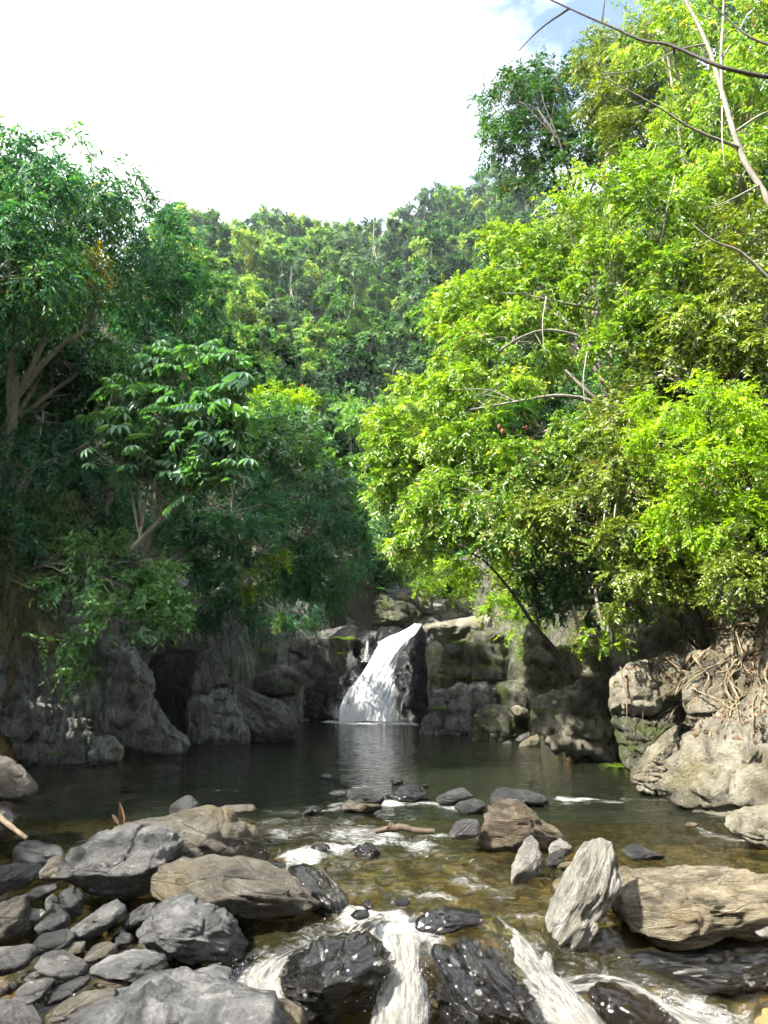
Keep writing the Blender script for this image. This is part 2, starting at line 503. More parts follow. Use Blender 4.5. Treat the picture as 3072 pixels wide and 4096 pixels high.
M['bark_dark'] = bark_mat('dark bark', (.025, .02, .016), (.075, .062, .05))
M['root'] = bark_mat('tan roots', (.07, .05, .028), (.24, .185, .115))
M['drift'] = bark_mat('wet driftwood', (.02, .014, .009), (.075, .05, .03))

def soil_mat():
    m, nd, lk, out = new_mat('forest soil')
    tc = node(nd, 'ShaderNodeTexCoord')
    n1 = node(nd, 'ShaderNodeTexNoise', i_Scale=1.2, i_Detail=9., i_Roughness=.7)
    n2 = node(nd, 'ShaderNodeTexNoise', i_Scale=14., i_Detail=5., i_Roughness=.7)
    lk.new(tc.outputs['Object'], n1.inputs['Vector']); lk.new(tc.outputs['Object'], n2.inputs['Vector'])
    r = ramp(nd, [(.3, (.012, .012, .007)), (.5, (.03, .032, .014)), (.7, (.055, .05, .025))])
    lk.new(n1.outputs['Fac'], r.inputs['Fac'])
    r2 = ramp(nd, [(.35, (.5, .5, .5)), (.7, (1.4, 1.3, 1.1))])
    lk.new(n2.outputs['Fac'], r2.inputs['Fac'])
    c = mix_rgb(nd, lk, 1., r.outputs['Color'], r2.outputs['Color'], 'MULTIPLY')
    b = node(nd, 'ShaderNodeBsdfPrincipled', i_Roughness=.9)
    lk.new(c, b.inputs['Base Color'])
    bp = node(nd, 'ShaderNodeBump', i_Strength=.8, i_Distance=.1)
    lk.new(n2.outputs['Fac'], bp.inputs['Height']); lk.new(bp.outputs[0], b.inputs['Normal'])
    lk.new(b.outputs[0], out.inputs['Surface'])
    return m
M['soil'] = soil_mat()

def bed_mat():
    m, nd, lk, out = new_mat('stream bed')
    tc = node(nd, 'ShaderNodeTexCoord')
    vo = node(nd, 'ShaderNodeTexVoronoi', i_Scale=5.)
    lk.new(tc.outputs['Object'], vo.inputs['Vector'])
    n1 = node(nd, 'ShaderNodeTexNoise', i_Scale=1.0, i_Detail=6.)
    lk.new(tc.outputs['Object'], n1.inputs['Vector'])
    r = ramp(nd, [(.3, (.045, .032, .012)), (.5, (.12, .085, .03)), (.72, (.24, .155, .05))])
    lk.new(n1.outputs['Fac'], r.inputs['Fac'])
    c = mix_rgb(nd, lk, .35, r.outputs['Color'], vo.outputs['Color'], 'MULTIPLY')
    b = node(nd, 'ShaderNodeBsdfPrincipled', i_Roughness=.8)
    lk.new(c, b.inputs['Base Color'])
    bp = node(nd, 'ShaderNodeBump', i_Strength=.7, i_Distance=.06)
    lk.new(vo.outputs['Distance'], bp.inputs['Height']); lk.new(bp.outputs[0], b.inputs['Normal'])
    lk.new(b.outputs[0], out.inputs['Surface'])
    return m
M['bed'] = bed_mat()

def water_mat(name, murk, murk_fac, wave_scale, wave_amt, foamy):
    """clear surface over a murky body, white foam where the 'foam' value is high"""
    m, nd, lk, out = new_mat(name)
    tc = node(nd, 'ShaderNodeTexCoord')
    mp = node(nd, 'ShaderNodeMapping'); mp.inputs['Scale'].default_value = (.55, 1.5, 1)
    lk.new(tc.outputs['Object'], mp.inputs['Vector'])
    n1 = node(nd, 'ShaderNodeTexNoise', i_Scale=wave_scale, i_Detail=3., i_Roughness=.5, i_Distortion=.4)
    lk.new(mp.outputs[0], n1.inputs['Vector'])
    bp = node(nd, 'ShaderNodeBump', i_Strength=wave_amt, i_Distance=.05)
    lk.new(n1.outputs['Fac'], bp.inputs['Height'])
    fr = node(nd, 'ShaderNodeFresnel', i_IOR=1.42); lk.new(bp.outputs[0], fr.inputs['Normal'])
    gl = node(nd, 'ShaderNodeBsdfGlossy', i_Roughness=.04); lk.new(bp.outputs[0], gl.inputs['Normal'])
    tr = node(nd, 'ShaderNodeBsdfTransparent'); tr.inputs['Color'].default_value = (.78, .73, .5, 1)
    df = node(nd, 'ShaderNodeBsdfDiffuse'); df.inputs['Color'].default_value = tuple(murk) + (1,)
    body = node(nd, 'ShaderNodeMixShader'); body.inputs[0].default_value = murk_fac
    lk.new(tr.outputs[0], body.inputs[1]); lk.new(df.outputs[0], body.inputs[2])
    surf = node(nd, 'ShaderNodeMixShader')
    lk.new(fr.outputs[0], surf.inputs[0]); lk.new(body.outputs[0], surf.inputs[1]); lk.new(gl.outputs[0], surf.inputs[2])
    at = node(nd, 'ShaderNodeAttribute', attribute_name='foam')
    n2 = node(nd, 'ShaderNodeTexNoise', i_Scale=13., i_Detail=10., i_Roughness=.8, i_Distortion=1.0)
    lk.new(mp.outputs[0], n2.inputs['Vector'])
    # foam and painted sparkles show where value + noise passes a threshold
    s = node(nd, 'ShaderNodeMath', operation='MULTIPLY_ADD'); s.inputs[1].default_value = 2.2; 
    lk.new(n2.outputs['Fac'], s.inputs[0]); lk.new(at.outputs['Fac'], s.inputs[2])
    r = ramp(nd, [(.0, (0, 0, 0)), (1., (1, 1, 1))])
    mr = node(nd, 'ShaderNodeMapRange'); mr.inputs['From Min'].default_value = 1.5; mr.inputs['From Max'].default_value = 2.15
    lk.new(s.outputs[0], mr.inputs['Value'])
    wf = node(nd, 'ShaderNodeBsdfDiffuse'); wf.inputs['Color'].default_value = (.38, .385, .38, 1)
    bp2 = node(nd, 'ShaderNodeBump', i_Strength=.7, i_Distance=.05)
    lk.new(n2.outputs['Fac'], bp2.inputs['Height']); lk.new(bp2.outputs[0], wf.inputs['Normal'])
    fin = node(nd, 'ShaderNodeMixShader')
    lk.new(mr.outputs[0], fin.inputs[0]); lk.new(surf.outputs[0], fin.inputs[1]); lk.new(wf.outputs[0], fin.inputs[2])
    lk.new(fin.outputs[0], out.inputs['Surface'])
    return m
M['pool'] = water_mat('pool water', (.010, .012, .007), .93, 5., .6, True)
M['stream'] = water_mat('stream water', (.035, .032, .012), .3, 8., .9, True)

def fall_mat(name, cover, tint=(.5, .51, .52), murk=(.10, .095, .08), seed=0., fine=(10., 5.)):
    """falling white water: streaks along the flow, open between the strands"""
    m, nd, lk, out = new_mat(name)
    uv = node(nd, 'ShaderNodeUVMap', uv_map='flow')
    mp = node(nd, 'ShaderNodeMapping'); mp.inputs['Scale'].default_value = fine + (1,); mp.inputs['Location'].default_value = (seed, seed * 2, 0)
    lk.new(uv.outputs[0], mp.inputs['Vector'])
    n = node(nd, 'ShaderNodeTexNoise', i_Scale=1.6, i_Detail=8., i_Roughness=.72, i_Distortion=.5)
    lk.new(mp.outputs[0], n.inputs['Vector'])
    at = node(nd, 'ShaderNodeAttribute', attribute_name='foam')
    s = node(nd, 'ShaderNodeMath', operation='MULTIPLY_ADD'); s.inputs[1].default_value = 1.3
    lk.new(n.outputs['Fac'], s.inputs[0]); lk.new(at.outputs['Fac'], s.inputs[2])
    a = node(nd, 'ShaderNodeMapRange'); a.inputs['From Min'].default_value = 1.0 - cover; a.inputs['From Max'].default_value = 1.5 - cover
    lk.new(s.outputs[0], a.inputs['Value'])
    r = ramp(nd, [(.3, murk), (.55, tint), (.85, tuple(min(.9, v * 1.7) for v in tint))])
    lk.new(n.outputs['Fac'], r.inputs['Fac'])
    d = node(nd, 'ShaderNodeBsdfDiffuse'); lk.new(r.outputs['Color'], d.inputs['Color'])
    t = node(nd, 'ShaderNodeBsdfTranslucent'); t.inputs['Color'].default_value = (.85, .87, .89, 1)
    g = node(nd, 'ShaderNodeBsdfGlossy', i_Roughness=.15)
    bp = node(nd, 'ShaderNodeBump', i_Strength=.7, i_Distance=.06)
    lk.new(n.outputs['Fac'], bp.inputs['Height'])
    for x in (d, g): lk.new(bp.outputs[0], x.inputs['Normal'])
    m1 = node(nd, 'ShaderNodeMixShader'); m1.inputs[0].default_value = .18
    lk.new(d.outputs[0], m1.inputs[1]); lk.new(t.outputs[0], m1.inputs[2])
    m2 = node(nd, 'ShaderNodeMixShader'); m2.inputs[0].default_value = .06
    lk.new(m1.outputs[0], m2.inputs[1]); lk.new(g.outputs[0], m2.inputs[2])
    tp0 = node(nd, 'ShaderNodeBsdfTransparent'); tp0.inputs['Color'].default_value = (.8, .78, .68, 1)
    fr = node(nd, 'ShaderNodeFresnel', i_IOR=1.33); lk.new(bp.outputs[0], fr.inputs['Normal'])
    g2 = node(nd, 'ShaderNodeBsdfGlossy', i_Roughness=.05); lk.new(bp.outputs[0], g2.inputs['Normal'])
    tp = node(nd, 'ShaderNodeMixShader')
    lk.new(fr.outputs[0], tp.inputs[0]); lk.new(tp0.outputs[0], tp.inputs[1]); lk.new(g2.outputs[0], tp.inputs[2])
    fin = node(nd, 'ShaderNodeMixShader')
    lk.new(a.outputs[0], fin.inputs[0]); lk.new(tp.outputs[0], fin.inputs[1]); lk.new(m2.outputs[0], fin.inputs[2])
    lk.new(fin.outputs[0], out.inputs['Surface'])
    return m
M['fall'] = fall_mat('waterfall water', .42, tint=(.8, .82, .85), murk=(.42, .46, .52), fine=(10., 2.))
M['chute'] = fall_mat('rushing water', .22, tint=(.24, .235, .215), murk=(.07, .066, .055))

fm, fn, fl_, fo_ = new_mat('water droplets')
fb = node(fn, 'ShaderNodeBsdfPrincipled', i_Roughness=.25)
fb.inputs['Base Color'].default_value = (.7, .72, .73, 1)
fl_.new(fb.outputs[0], fo_.inputs['Surface'])
M['foam'] = fm

# ------------------------------------------------------------------ terrain
BXL = ([-60, 5, 9, 14, 18, 22, 24, 28, 32, 33.5, 36, 45, 70, 260], [-7, -6.6, -7.2, -9.2, -8.9, -7.3, -6.0, -5.2, -4.9, -2.2, -.2, -.2, -1, -1])
BXR = ([-60, 5, 9.7, 14.6, 20, 22, 24, 28, 33, 36, 45, 70, 260], [6, 6.0, 6.0, 5.6, 5.4, 5.4, 5.1, 4.5, 3.8, 3.6, 3.2, 4, 4])
FLR = ([-60, 4, 6.2, 7.3, 8.3, 9, 11, 12.5, 15, 26, 33.6, 34.8, 38, 46, 60, 100, 150, 158, 175, 260],
       [-3, -1.8, -1.5, -1.2, -.55, -.5, -.42, -.6, -1.5, -2, -1.6, 3.3, 4.4, 8, 17, 47, 85, 87, 74, 15])
BASE = ([-60, 33, 35, 46, 60, 100, 150, 158, 175, 260], [0, 0.3, 3.5, 8, 17, 47, 85, 87, 74, 15])

def z_bar(Y):
    return np.interp(Y, [4, 5, 6.5, 7.2, 8, 8.4, 9, 9.8, 10.4], [-1.4, -1.25, -.95, -.75, -.5, -.36, -.28, -.25, -.6])

def lip_shift(x):
    return np.interp(x, [-3, 0, 1, 2, 4], [0, 0, .15, .5, .65])

def z_water(x, Y):
    return np.interp(Y - lip_shift(x), [4, 6.5, 7.0, 7.75, 8.0, 9, 10.6, 11.4, 12], [-1.15, -1.08, -.98, -.3, -.22, -.17, -.11, -.06, 0])
z_water.vec = True
zb = lambda x, Y: z_bar(Y)
zb.vec = True

def terrain(x, y, rough=True):
    x, y = np.broadcast_arrays(np.asarray(x, float), np.asarray(y, float))
    xl, xr = np.interp(y, *BXL), np.interp(y, *BXR)
    if rough:
        xl = xl + .35 * fbm2(y * .9, x * .15, 5, 3) + .22 * fbm2(y * 2.6, x * .3, 6, 3)
        xr = xr + .35 * fbm2(y * .9, x * .15, 9, 3) + .22 * fbm2(y * 2.6, x * .3, 8, 3)
    d = np.maximum(xl - x, x - xr)
    left = (xl - x) > (x - xr)
    fl = np.interp(y, *FLR)
    shal = sstep(1.2, 3.5, x) * sstep(13, 11.5, y) * sstep(8.3, 8.9, y)
    fl = fl + .12 * shal
    bar = sstep(-.35, -1.2, x) * sstep(10.6, 9.9, y) * sstep(3, 4.5, y)
    fl = fl * (1 - bar) + (z_bar(np.clip(y, 4, 10.4)) - .12) * bar
    base = np.interp(y, *BASE)
    dd = np.maximum(d, 0)
    sl = np.where(left, np.interp(y, [0, 35, 60, 100, 150], [1.0, .95, .45, .15, -.05]), np.interp(y, [0, 35, 60, 100, 150], [.95, .9, .65, .5, .4]))
    step_h = np.where(left, 2.9, 2.9) * np.interp(y, [-20, 4, 8, 33, 50], [1, 1, 1, 1, .4])
    flat = dd ** 1.0
    bank = base + step_h * sstep(0, 1.1, dd) + sl * np.where(flat > 45, 45 + (flat - 45) * .3, flat)
    z = np.where(d > 0, np.maximum(bank, fl), fl)
    w = sstep(-.4, .5, d)
    z = fl * (1 - w) + z * w
    if rough:
        amp = .06 + .30 * sstep(-.2, .6, d) + .9 * sstep(12, 40, d + (y - 35))
        z = z + amp * fbm2(x * .55, y * .55, 3, 4) + .05 * fbm2(x * 2.3, y * 2.3, 4, 3)
    return z

def grid_faces(nx, ny):
    i = np.arange(ny - 1)[:, None] * nx + np.arange(nx - 1)[None]
    return np.stack([i, i + 1, i + nx + 1, i + nx], -1).reshape(-1, 4)

gx = np.concatenate([-14 - np.geomspace(.3, 160, 45)[::-1], np.arange(-14, 12.01, .2), 12 + np.geomspace(.3, 160, 45)])
gy = np.concatenate([np.arange(-50, 3, 1.5), np.arange(3, 40, .2), np.arange(40, 70, .6), np.arange(70, 262, 2.)])
X, Yg = np.meshgrid(gx, gy)
Z = terrain(X, Yg)
tv = np.stack([X, Yg, Z], -1).reshape(-1, 3)
tf = grid_faces(len(gx), len(gy))
tm = mesh_from('terrain', tv, tf, M['soil'], smooth=True)
for k in ('bed', 'cliff_shade', 'bank', 'cliff_moss'):
    tm.materials.append(M[k])
fc = tv[tf].mean(1)
xl, xr = np.interp(fc[:, 1], *BXL), np.interp(fc[:, 1], *BXR)
dl, dr = xl - fc[:, 0], fc[:, 0] - xr
idx = np.zeros(len(fc), np.int32)
idx[(np.maximum(dl, dr) < .05) & (fc[:, 1] < 33)] = 1
idx[(dl >= .05) & (dl < 2.0) & (fc[:, 1] < 34)] = 2
idx[(dr >= .05) & (dr < 1.4) & (fc[:, 1] < 40)] = 3
idx[(dr >= .05) & (dr < 2.5) & (fc[:, 1] > 22) & (fc[:, 1] < 36)] = 4
idx[(np.maximum(dl, dr) < .05) & (fc[:, 1] >= 33) & (fc[:, 1] < 45)] = 2
tm.polygons.foreach_set('material_index', idx)
link('terrain', tm, kind='structure', label='soil and rock slopes of the valley with the stream bed')

# ------------------------------------------------------------------ water
def on_water(px, py):
    Y = contact(px, py, z_water)
    return P(px, py, Y)

STROKES = []
def stroke(crop, pts, w, s):
    q = [on_water(a, b) for a, b in px_of(crop, pts)]
    STROKES.append((np.array(q), w, s))

stroke('B', [(90, 725), (300, 655), (520, 595), (640, 590)], .2, .8)
stroke('B', [(120, 620), (250, 590), (380, 590)], .2, .45)
stroke('B', [(800, 565), (930, 560), (1090, 610)], .22, .75)
stroke('B', [(830, 515), (980, 535), (1190, 515)], .22, .7)
stroke('B', [(240, 372), (400, 365), (540, 350)], .14, .65)
stroke('B', [(510, 335), (540, 350)], .12, .8)
stroke('B', [(820, 325), (960, 330), (1080, 330), (1230, 355)], .18, .95)
stroke('B', [(-60, 345), (60, 350), (200, 385)], .12, .5)
stroke('B', [(220, 520), (400, 480), (560, 490), (720, 530)], .34, .62)
stroke('B', [(560, 480), (700, 460), (820, 470)], .25, .45)
stroke('B', [(1120, 600), (1250, 680), (1340, 740), (1460, 860)], .32, .55)  # sun sparkle on the water, painted as thin white
stroke('B', [(520, 790), (650, 800), (800, 850)], .2, .3)
stroke('B', [(-90, 1400), (40, 1310), (200, 1260), (330, 1180), (520, 1070), (620, 1010)], .2, .62)
stroke('B', [(-120, 1500), (0, 1430), (120, 1480)], .22, .6)
stroke('B', [(560, 1050), (700, 990), (850, 1020), (960, 1090), (1080, 1130)], .16, .85)
stroke('B', [(760, 1130), (860, 1150), (960, 1150)], .2, .95)
stroke('B', [(1150, 1110), (1260, 1040), (1400, 1000), (1480, 1010)], .12, .6)
stroke('C', [(365, 285), (430, 305), (500, 295), (560, 312), (640, 298), (720, 315), (800, 290), (880, 300), (990, 298)], .13, .85)
stroke('C', [(420, 320), (560, 330), (720, 322)], .12, .6)
stroke('C', [(380, 330), (600, 345), (760, 330)], .2, .4)
stroke('C', [(330, 430), (480, 440), (620, 480)], .15, .45)  # glints on the shallows painted white
stroke('C', [(700, 510), (900, 500), (1120, 550)], .2, .34)
stroke('C', [(1180, 450), (1320, 510), (1500, 560), (1659, 600)], .12, .55)  # sparkle by the right bank painted into the foam value
stroke('C', [(0, 830), (120, 850), (250, 850), (350, 930)], .15, .45)
stroke('C', [(-20, 1000), (80, 980), (280, 1010)], .12, .6)
stroke('C', [(300, 1500), (480, 1600), (700, 1650)], .3, .7)
stroke('C', [(1000, 1560), (1200, 1600), (1400, 1640), (1640, 1650)], .12, .6)
stroke('C', [(560, 1300), (650, 1370), (800, 1400), (950, 1480)], .1, .6)
stroke('B', [(0, 480), (300, 460), (600, 430), (900, 440), (1150, 470)], .5, .45)
stroke('B', [(400, 640), (700, 660), (1000, 660), (1250, 760)], .4, .42)
stroke('B', [(160, 450), (400, 430), (700, 400), (1000, 400)], .35, .52)
stroke('B', [(0, 560), (200, 520), (380, 540)], .25, .45)
stroke('B', [(560, 700), (760, 700), (960, 740)], .3, .42)
stroke('B', [(900, 640), (1100, 680), (1200, 760)], .25, .4)
stroke('B', [(600, 860), (760, 840), (980, 860), (1200, 900), (1500, 900)], .16, .65)
stroke('E', [(270, 945), (420, 945), (500, 945), (660, 955), (820, 955), (920, 975)], .16, 1.0)
stroke('E', [(480, 950), (650, 965), (830, 960)], .55, 1.1)
stroke('E', [(280, 1020), (400, 1040)], .3, .36)  # pool glitter painted with the foam value
stroke('E', [(0, 1090), (200, 1095), (330, 1100), (440, 1080)], .2, .42)  # more painted glitter on the pool
stroke('D', [(1120, 1470), (1290, 1475)], .05, .7)
stroke('D', [(1300, 1230), (1450, 1300), (1600, 1320)], .5, .26)
stroke('D', [(830, 1430), (900, 1380), (960, 1330)], .6, .22)

def foam_sparkle_at(p):
    f = np.zeros(len(p))
    wv = np.stack([vnoise(p * 2.6, 41) + .6 * vnoise(p * 6.5, 43), vnoise(p * 2.6, 45) + .6 * vnoise(p * 6.5, 47), p[:, 2] * 0], -1)
    p = p + wv * .16 * np.interp(p[:, 1], [8, 12, 30], [.7, 1., 2.])[:, None]
    pat = .62 + .55 * fbm(p * np.array((2.2, 1.4, 1)), 51, 3)
    for q, w, s in STROKES:
        best = np.full(len(p), 1e9)
        for a, b in zip(q[:-1], q[1:]):
            ab = (b - a)[:2]
            t = np.clip(((p[:, :2] - a[:2]) @ ab) / max(ab @ ab, 1e-9), 0, 1)
            best = np.minimum(best, np.linalg.norm(p[:, :2] - a[:2] - t[:, None] * ab, axis=1))
        f = np.maximum(f, s * np.exp(-(best / (w * 1.25)) ** 2) * np.clip(pat + (s - .5) * .6, .25, 1.))
    return f

def water_grid(name, x0, x1, y0, y1, st, mat, label):
    xs, ys = np.arange(x0, x1, st), np.arange(y0, y1 + st * .5, st)
    Xw, Yw = np.meshgrid(xs, ys)
    p = np.stack([Xw, Yw, z_water(Xw, Yw)], -1).reshape(-1, 3)
    f = foam_sparkle_at(p)
    calm = np.interp(p[:, 1], [6.2, 8.4, 11, 13, 40], [1., .8, .6, .15, .06])
    slope = np.clip(-np.gradient(z_water(Xw, Yw), axis=0).reshape(-1) / st * -1, 0, 2)
    q = p * np.array((3.2, 2.0, 1))
    p[:, 2] += calm * (.045 * fbm(q, 21, 3) + .03 * vnoise(p * 8, 5) + .012 * vnoise(p * 19, 6)) + f * .045 * (vnoise(p * np.array((11, 8, 1)), 8) + .5 * vnoise(p * 23, 9) + .4) * np.minimum(calm + .3, 1)
    f = f + .18 * sstep(.4, 1.2, slope) * sstep(-1.2, 2.6, p[:, 0])
    me = mesh_from(name, p, grid_faces(len(xs), len(ys)), mat, {'foam': f}, smooth=True)
    return link(name, me, kind='structure', label=label)

water_grid('pool_water', -10.2, 6.4, 12.0, 33.6, .12, M['pool'], 'dark still pool below the waterfall')
water_grid('stream_water', -7.6, 6.6, 3.6, 12.02, .05, M['stream'], 'shallow stream rushing between boulders')

def ribbon(name, edges, mat, label, m=18, sub=8, bulge=.12, rough=.05, cat='waterfall', seed=3, edge_foam=.45, vs_=1.):
    """falling water between two edges given as (lx, ly, rx, ry, Y) photograph points"""
    L = smooth_path([P(a, b, y) for a, b, c, d, y in edges], sub)
    R = smooth_path([P(c, d, y) for a, b, c, d, y in edges], sub)
    s = np.linspace(0, 1, m)
    p = L[:, None] * (1 - s)[None, :, None] + R[:, None] * s[None, :, None]
    w = np.linalg.norm(R - L, axis=1)
    arc = np.concatenate([[0], np.cumsum(np.linalg.norm(np.diff((L + R) / 2, axis=0), axis=1))])
    prof = np.sin(s * math.pi) ** .6
    U = np.broadcast_to((s[None] - .5) * w[:, None] * 2.2, p.shape[:2])
    V = np.broadcast_to(arc[:, None], p.shape[:2])
    nz = fbm(np.stack([U * 3.0, V * 1.1, np.zeros_like(U)], -1), seed, 4) + .7 * fbm(np.stack([U * 7.0, V * 4.5, np.zeros_like(U)], -1), seed + 31, 3)
    out = bulge * w[:, None] * prof[None] + rough * nz
    p[..., 1] -= out
    p[..., 2] += out * .35
    p[..., 0] += (rough * .8 * vnoise(np.stack([V * 3, U * 2, np.full_like(U, seed)], -1), seed + 4)) 
    # close the rear so that the body of water has thickness
    foam = np.broadcast_to((prof ** .7)[None], p.shape[:2]) * edge_foam + .2 + .28 * fbm(np.stack([U * 2.2, V * 1.3, np.full_like(U, 2.)], -1), seed + 61, 3)
    n, k = p.shape[:2]
    v = p.reshape(-1, 3)
    f = grid_faces(k, n)
    me = mesh_from(name, v, f, mat, {'foam': foam.ravel()}, smooth=True, uv=np.stack([U, V * vs_], -1).reshape(-1, 2))
    return link(name, me, label=label, cat=cat)

def eE(l, r, y0, y1, Y, crop='E'):
    (a, b), (c, d) = px_of(crop, [(l, y0), (r, y1)])
    return (a, b, c, d, Y)

ribbon('waterfall', [eE(905, 955, 408, 408, 33.9), eE(850, 932, 445, 445, 33.2), eE(735, 882, 495, 500, 32.7), eE(690, 838, 555, 560, 32.5),
                     eE(655, 812, 625, 625, 32.4), eE(610, 803, 700, 700, 32.3), eE(550, 803, 765, 765, 32.2), eE(515, 806, 830, 830, 32.15),
                     eE(497, 808, 890, 890, 32.1), eE(492, 812, 955, 955, 32.1)], M['fall'],
       'tall white waterfall pouring into the dark pool', m=90, sub=14, bulge=.10, rough=.032)
ribbon('side_trickle', [eE(648, 660, 500, 505, 33.0), eE(636, 652, 550, 555, 32.9), eE(632, 645, 620, 620, 32.8)], M['chute'],
       'thin trickle of water just left of the waterfall', m=10, sub=6, bulge=.1, rough=.05, edge_foam=.7)
ribbon('rapid', [eE(840, 1060, 1105, 1115, 7.75, 'B'), eE(860, 1030, 1180, 1190, 7.6, 'B'), eE(870, 1015, 1265, 1275, 7.45, 'B'), eE(855, 1030, 1345, 1340, 7.3, 'B'),
                 eE(800, 1090, 1420, 1410, 7.15, 'B'), eE(770, 1110, 1520, 1510, 7.05, 'B'), eE(745, 1120, 1640, 1640, 6.95, 'B'), eE(735, 1130, 1760, 1760, 6.9, 'B')], M['chute'],
       'foaming chute squeezed between the two wet black boulders', m=44, sub=12, bulge=.1, rough=.05, cat='rapids')
ribbon('rapid', [eE(-60, 40, 1060, 1010, 8.25, 'C'), eE(0, 90, 1140, 1050, 8.1, 'C'), eE(80, 170, 1230, 1120, 7.9, 'C'), eE(170, 260, 1320, 1220, 7.7, 'C'),
                 eE(250, 345, 1440, 1330, 7.5, 'C'), eE(280, 480, 1540, 1440, 7.35, 'C'), eE(300, 640, 1640, 1570, 7.2, 'C'), eE(320, 780, 1740, 1700, 7.1, 'C')], M['chute'],
       'white chute falling right of the larger wet black boulder', m=44, sub=12, bulge=.12, rough=.05, cat='rapids', seed=11)
ribbon('rapid', [eE(140, 300, 1120, 1110, 8.2, 'C'), eE(170, 325, 1200, 1180, 8.05, 'C'), eE(240, 350, 1290, 1270, 7.85, 'C'), eE(290, 380, 1400, 1390, 7.65, 'C')], M['chute'],
       'thin sheet of water sliding under the upright stone', m=16, sub=6, bulge=.15, rough=.03, cat='rapids', seed=15, edge_foam=.2)
ribbon('rapid', [eE(400, 420, 1500, 1380, 7.5, 'C'), eE(560, 560, 1470, 1350, 7.55, 'C'), eE(690, 700, 1440, 1360, 7.55, 'C'), eE(820, 850, 1455, 1400, 7.5, 'C'),
                 eE(920, 960, 1520, 1470, 7.4, 'C'), eE(1000, 1040, 1590, 1520, 7.3, 'C'), eE(1140, 1200, 1680, 1570, 7.2, 'C'), eE(1300, 1400, 1760, 1610, 7.1, 'C')], M['chute'],
       'arc of white water curling over the wet brown rock', m=30, sub=12, bulge=.2, rough=.04, cat='rapids', seed=19)
ribbon('rapid', [eE(250, 420, 1190, 1130, 7.6, 'B'), eE(110, 280, 1260, 1210, 7.5, 'B'), eE(0, 220, 1330, 1300, 7.35, 'B'), eE(-60, 200, 1420, 1400, 7.2, 'B'), eE(-70, 230, 1540, 1500, 7.05, 'B')], M['chute'],
       'frothy water spilling past the left wet black boulder', m=40, sub=12, bulge=.08, rough=.07, cat='rapids', seed=23)
ribbon('rapid', [eE(540, 800, 1080, 1010, 8.0, 'B'), eE(420, 760, 1140, 1090, 7.8, 'B'), eE(330, 800, 1200, 1160, 7.62, 'B')], M['chute'],
       'froth gathering above the two wet black boulders', m=40, sub=12, bulge=.08, rough=.06, cat='rapids', seed=29, edge_foam=.3)

_ICO = {}
def ico(level):
    if level not in _ICO:
        import bmesh
        bm = bmesh.new()
        bmesh.ops.create_icosphere(bm, subdivisions=level, radius=1.0)
        v = np.array([x.co[:] for x in bm.verts])
        f = np.array([[x.index for x in p.verts] for p in bm.faces])
        bm.free()
        _ICO[level] = (norm(v), f)
    return _ICO[level]

def droplets(name, n, spots, size, label, seed):
    r = np.random.default_rng(seed)
    dirs, f = ico(1)
    g = Geo()
    for k in range(n):
        c, sp = spots[r.integers(len(spots))]
        p = c + r.normal(0, 1, 3) * sp
        p[2] = c[2] + abs(p[2] - c[2])
        g.add(dirs * size * r.uniform(.3, 1.) ** 2 * np.array((1, 1, r.uniform(.8, 1.5))) + p, f)
    link(name, g.mesh(name, M['foam'], True), label=label, kind='stuff')

def cp(crop, x, y, Y, sx=.1, sy=.1, sz=.1):
    a, b_ = px_of(crop, [(x, y)])[0]
    return P(a, b_, Y), np.array((sx, sy, sz))
droplets('fall_spray', 3200, [cp('E', 640, 620, 32.2, .12, .1, .3), cp('E', 590, 740, 32.1, .15, .1, .3), cp('E', 540, 830, 32.0, .18, .1, .25), cp('E', 500, 950, 32.3, .25, .2, .25), cp('E', 560, 950, 32.2, .3, .2, .22), cp('E', 650, 955, 32.1, .35, .2, .18), cp('E', 750, 955, 32.2, .35, .2, .15), cp('E', 470, 930, 32.4, .15, .2, .3)], .013, 'fine white spray at the foot of the waterfall', 1)
droplets('rapids_spray', 2200, [cp('B', 930, 1150, 7.55, .1, .1, .04), cp('B', 930, 1350, 7.2, .12, .06, .05), cp('B', 900, 1560, 6.85, .14, .06, .06), cp('B', 60, 1330, 7.3, .16, .12, .05), cp('B', 60, 1440, 7.1, .18, .1, .05),
    cp('C', 120, 1180, 7.9, .08, .1, .04), cp('C', 330, 1500, 7.3, .12, .1, .06), cp('C', 470, 1600, 7.1, .2, .1, .06), cp('C', 1000, 1550, 7.25, .08, .06, .04), cp('C', 1250, 1620, 7.1, .2, .06, .04),
    cp('B', 560, 1070, 7.8, .2, .1, .03), cp('B', 860, 1040, 7.75, .2, .1, .03), cp('B', 400, 620, 9.2, .35, .06, .03), cp('B', 950, 570, 9.6, .25, .06, .03)], .0038, 'white droplets flung up by the rapids', 2)

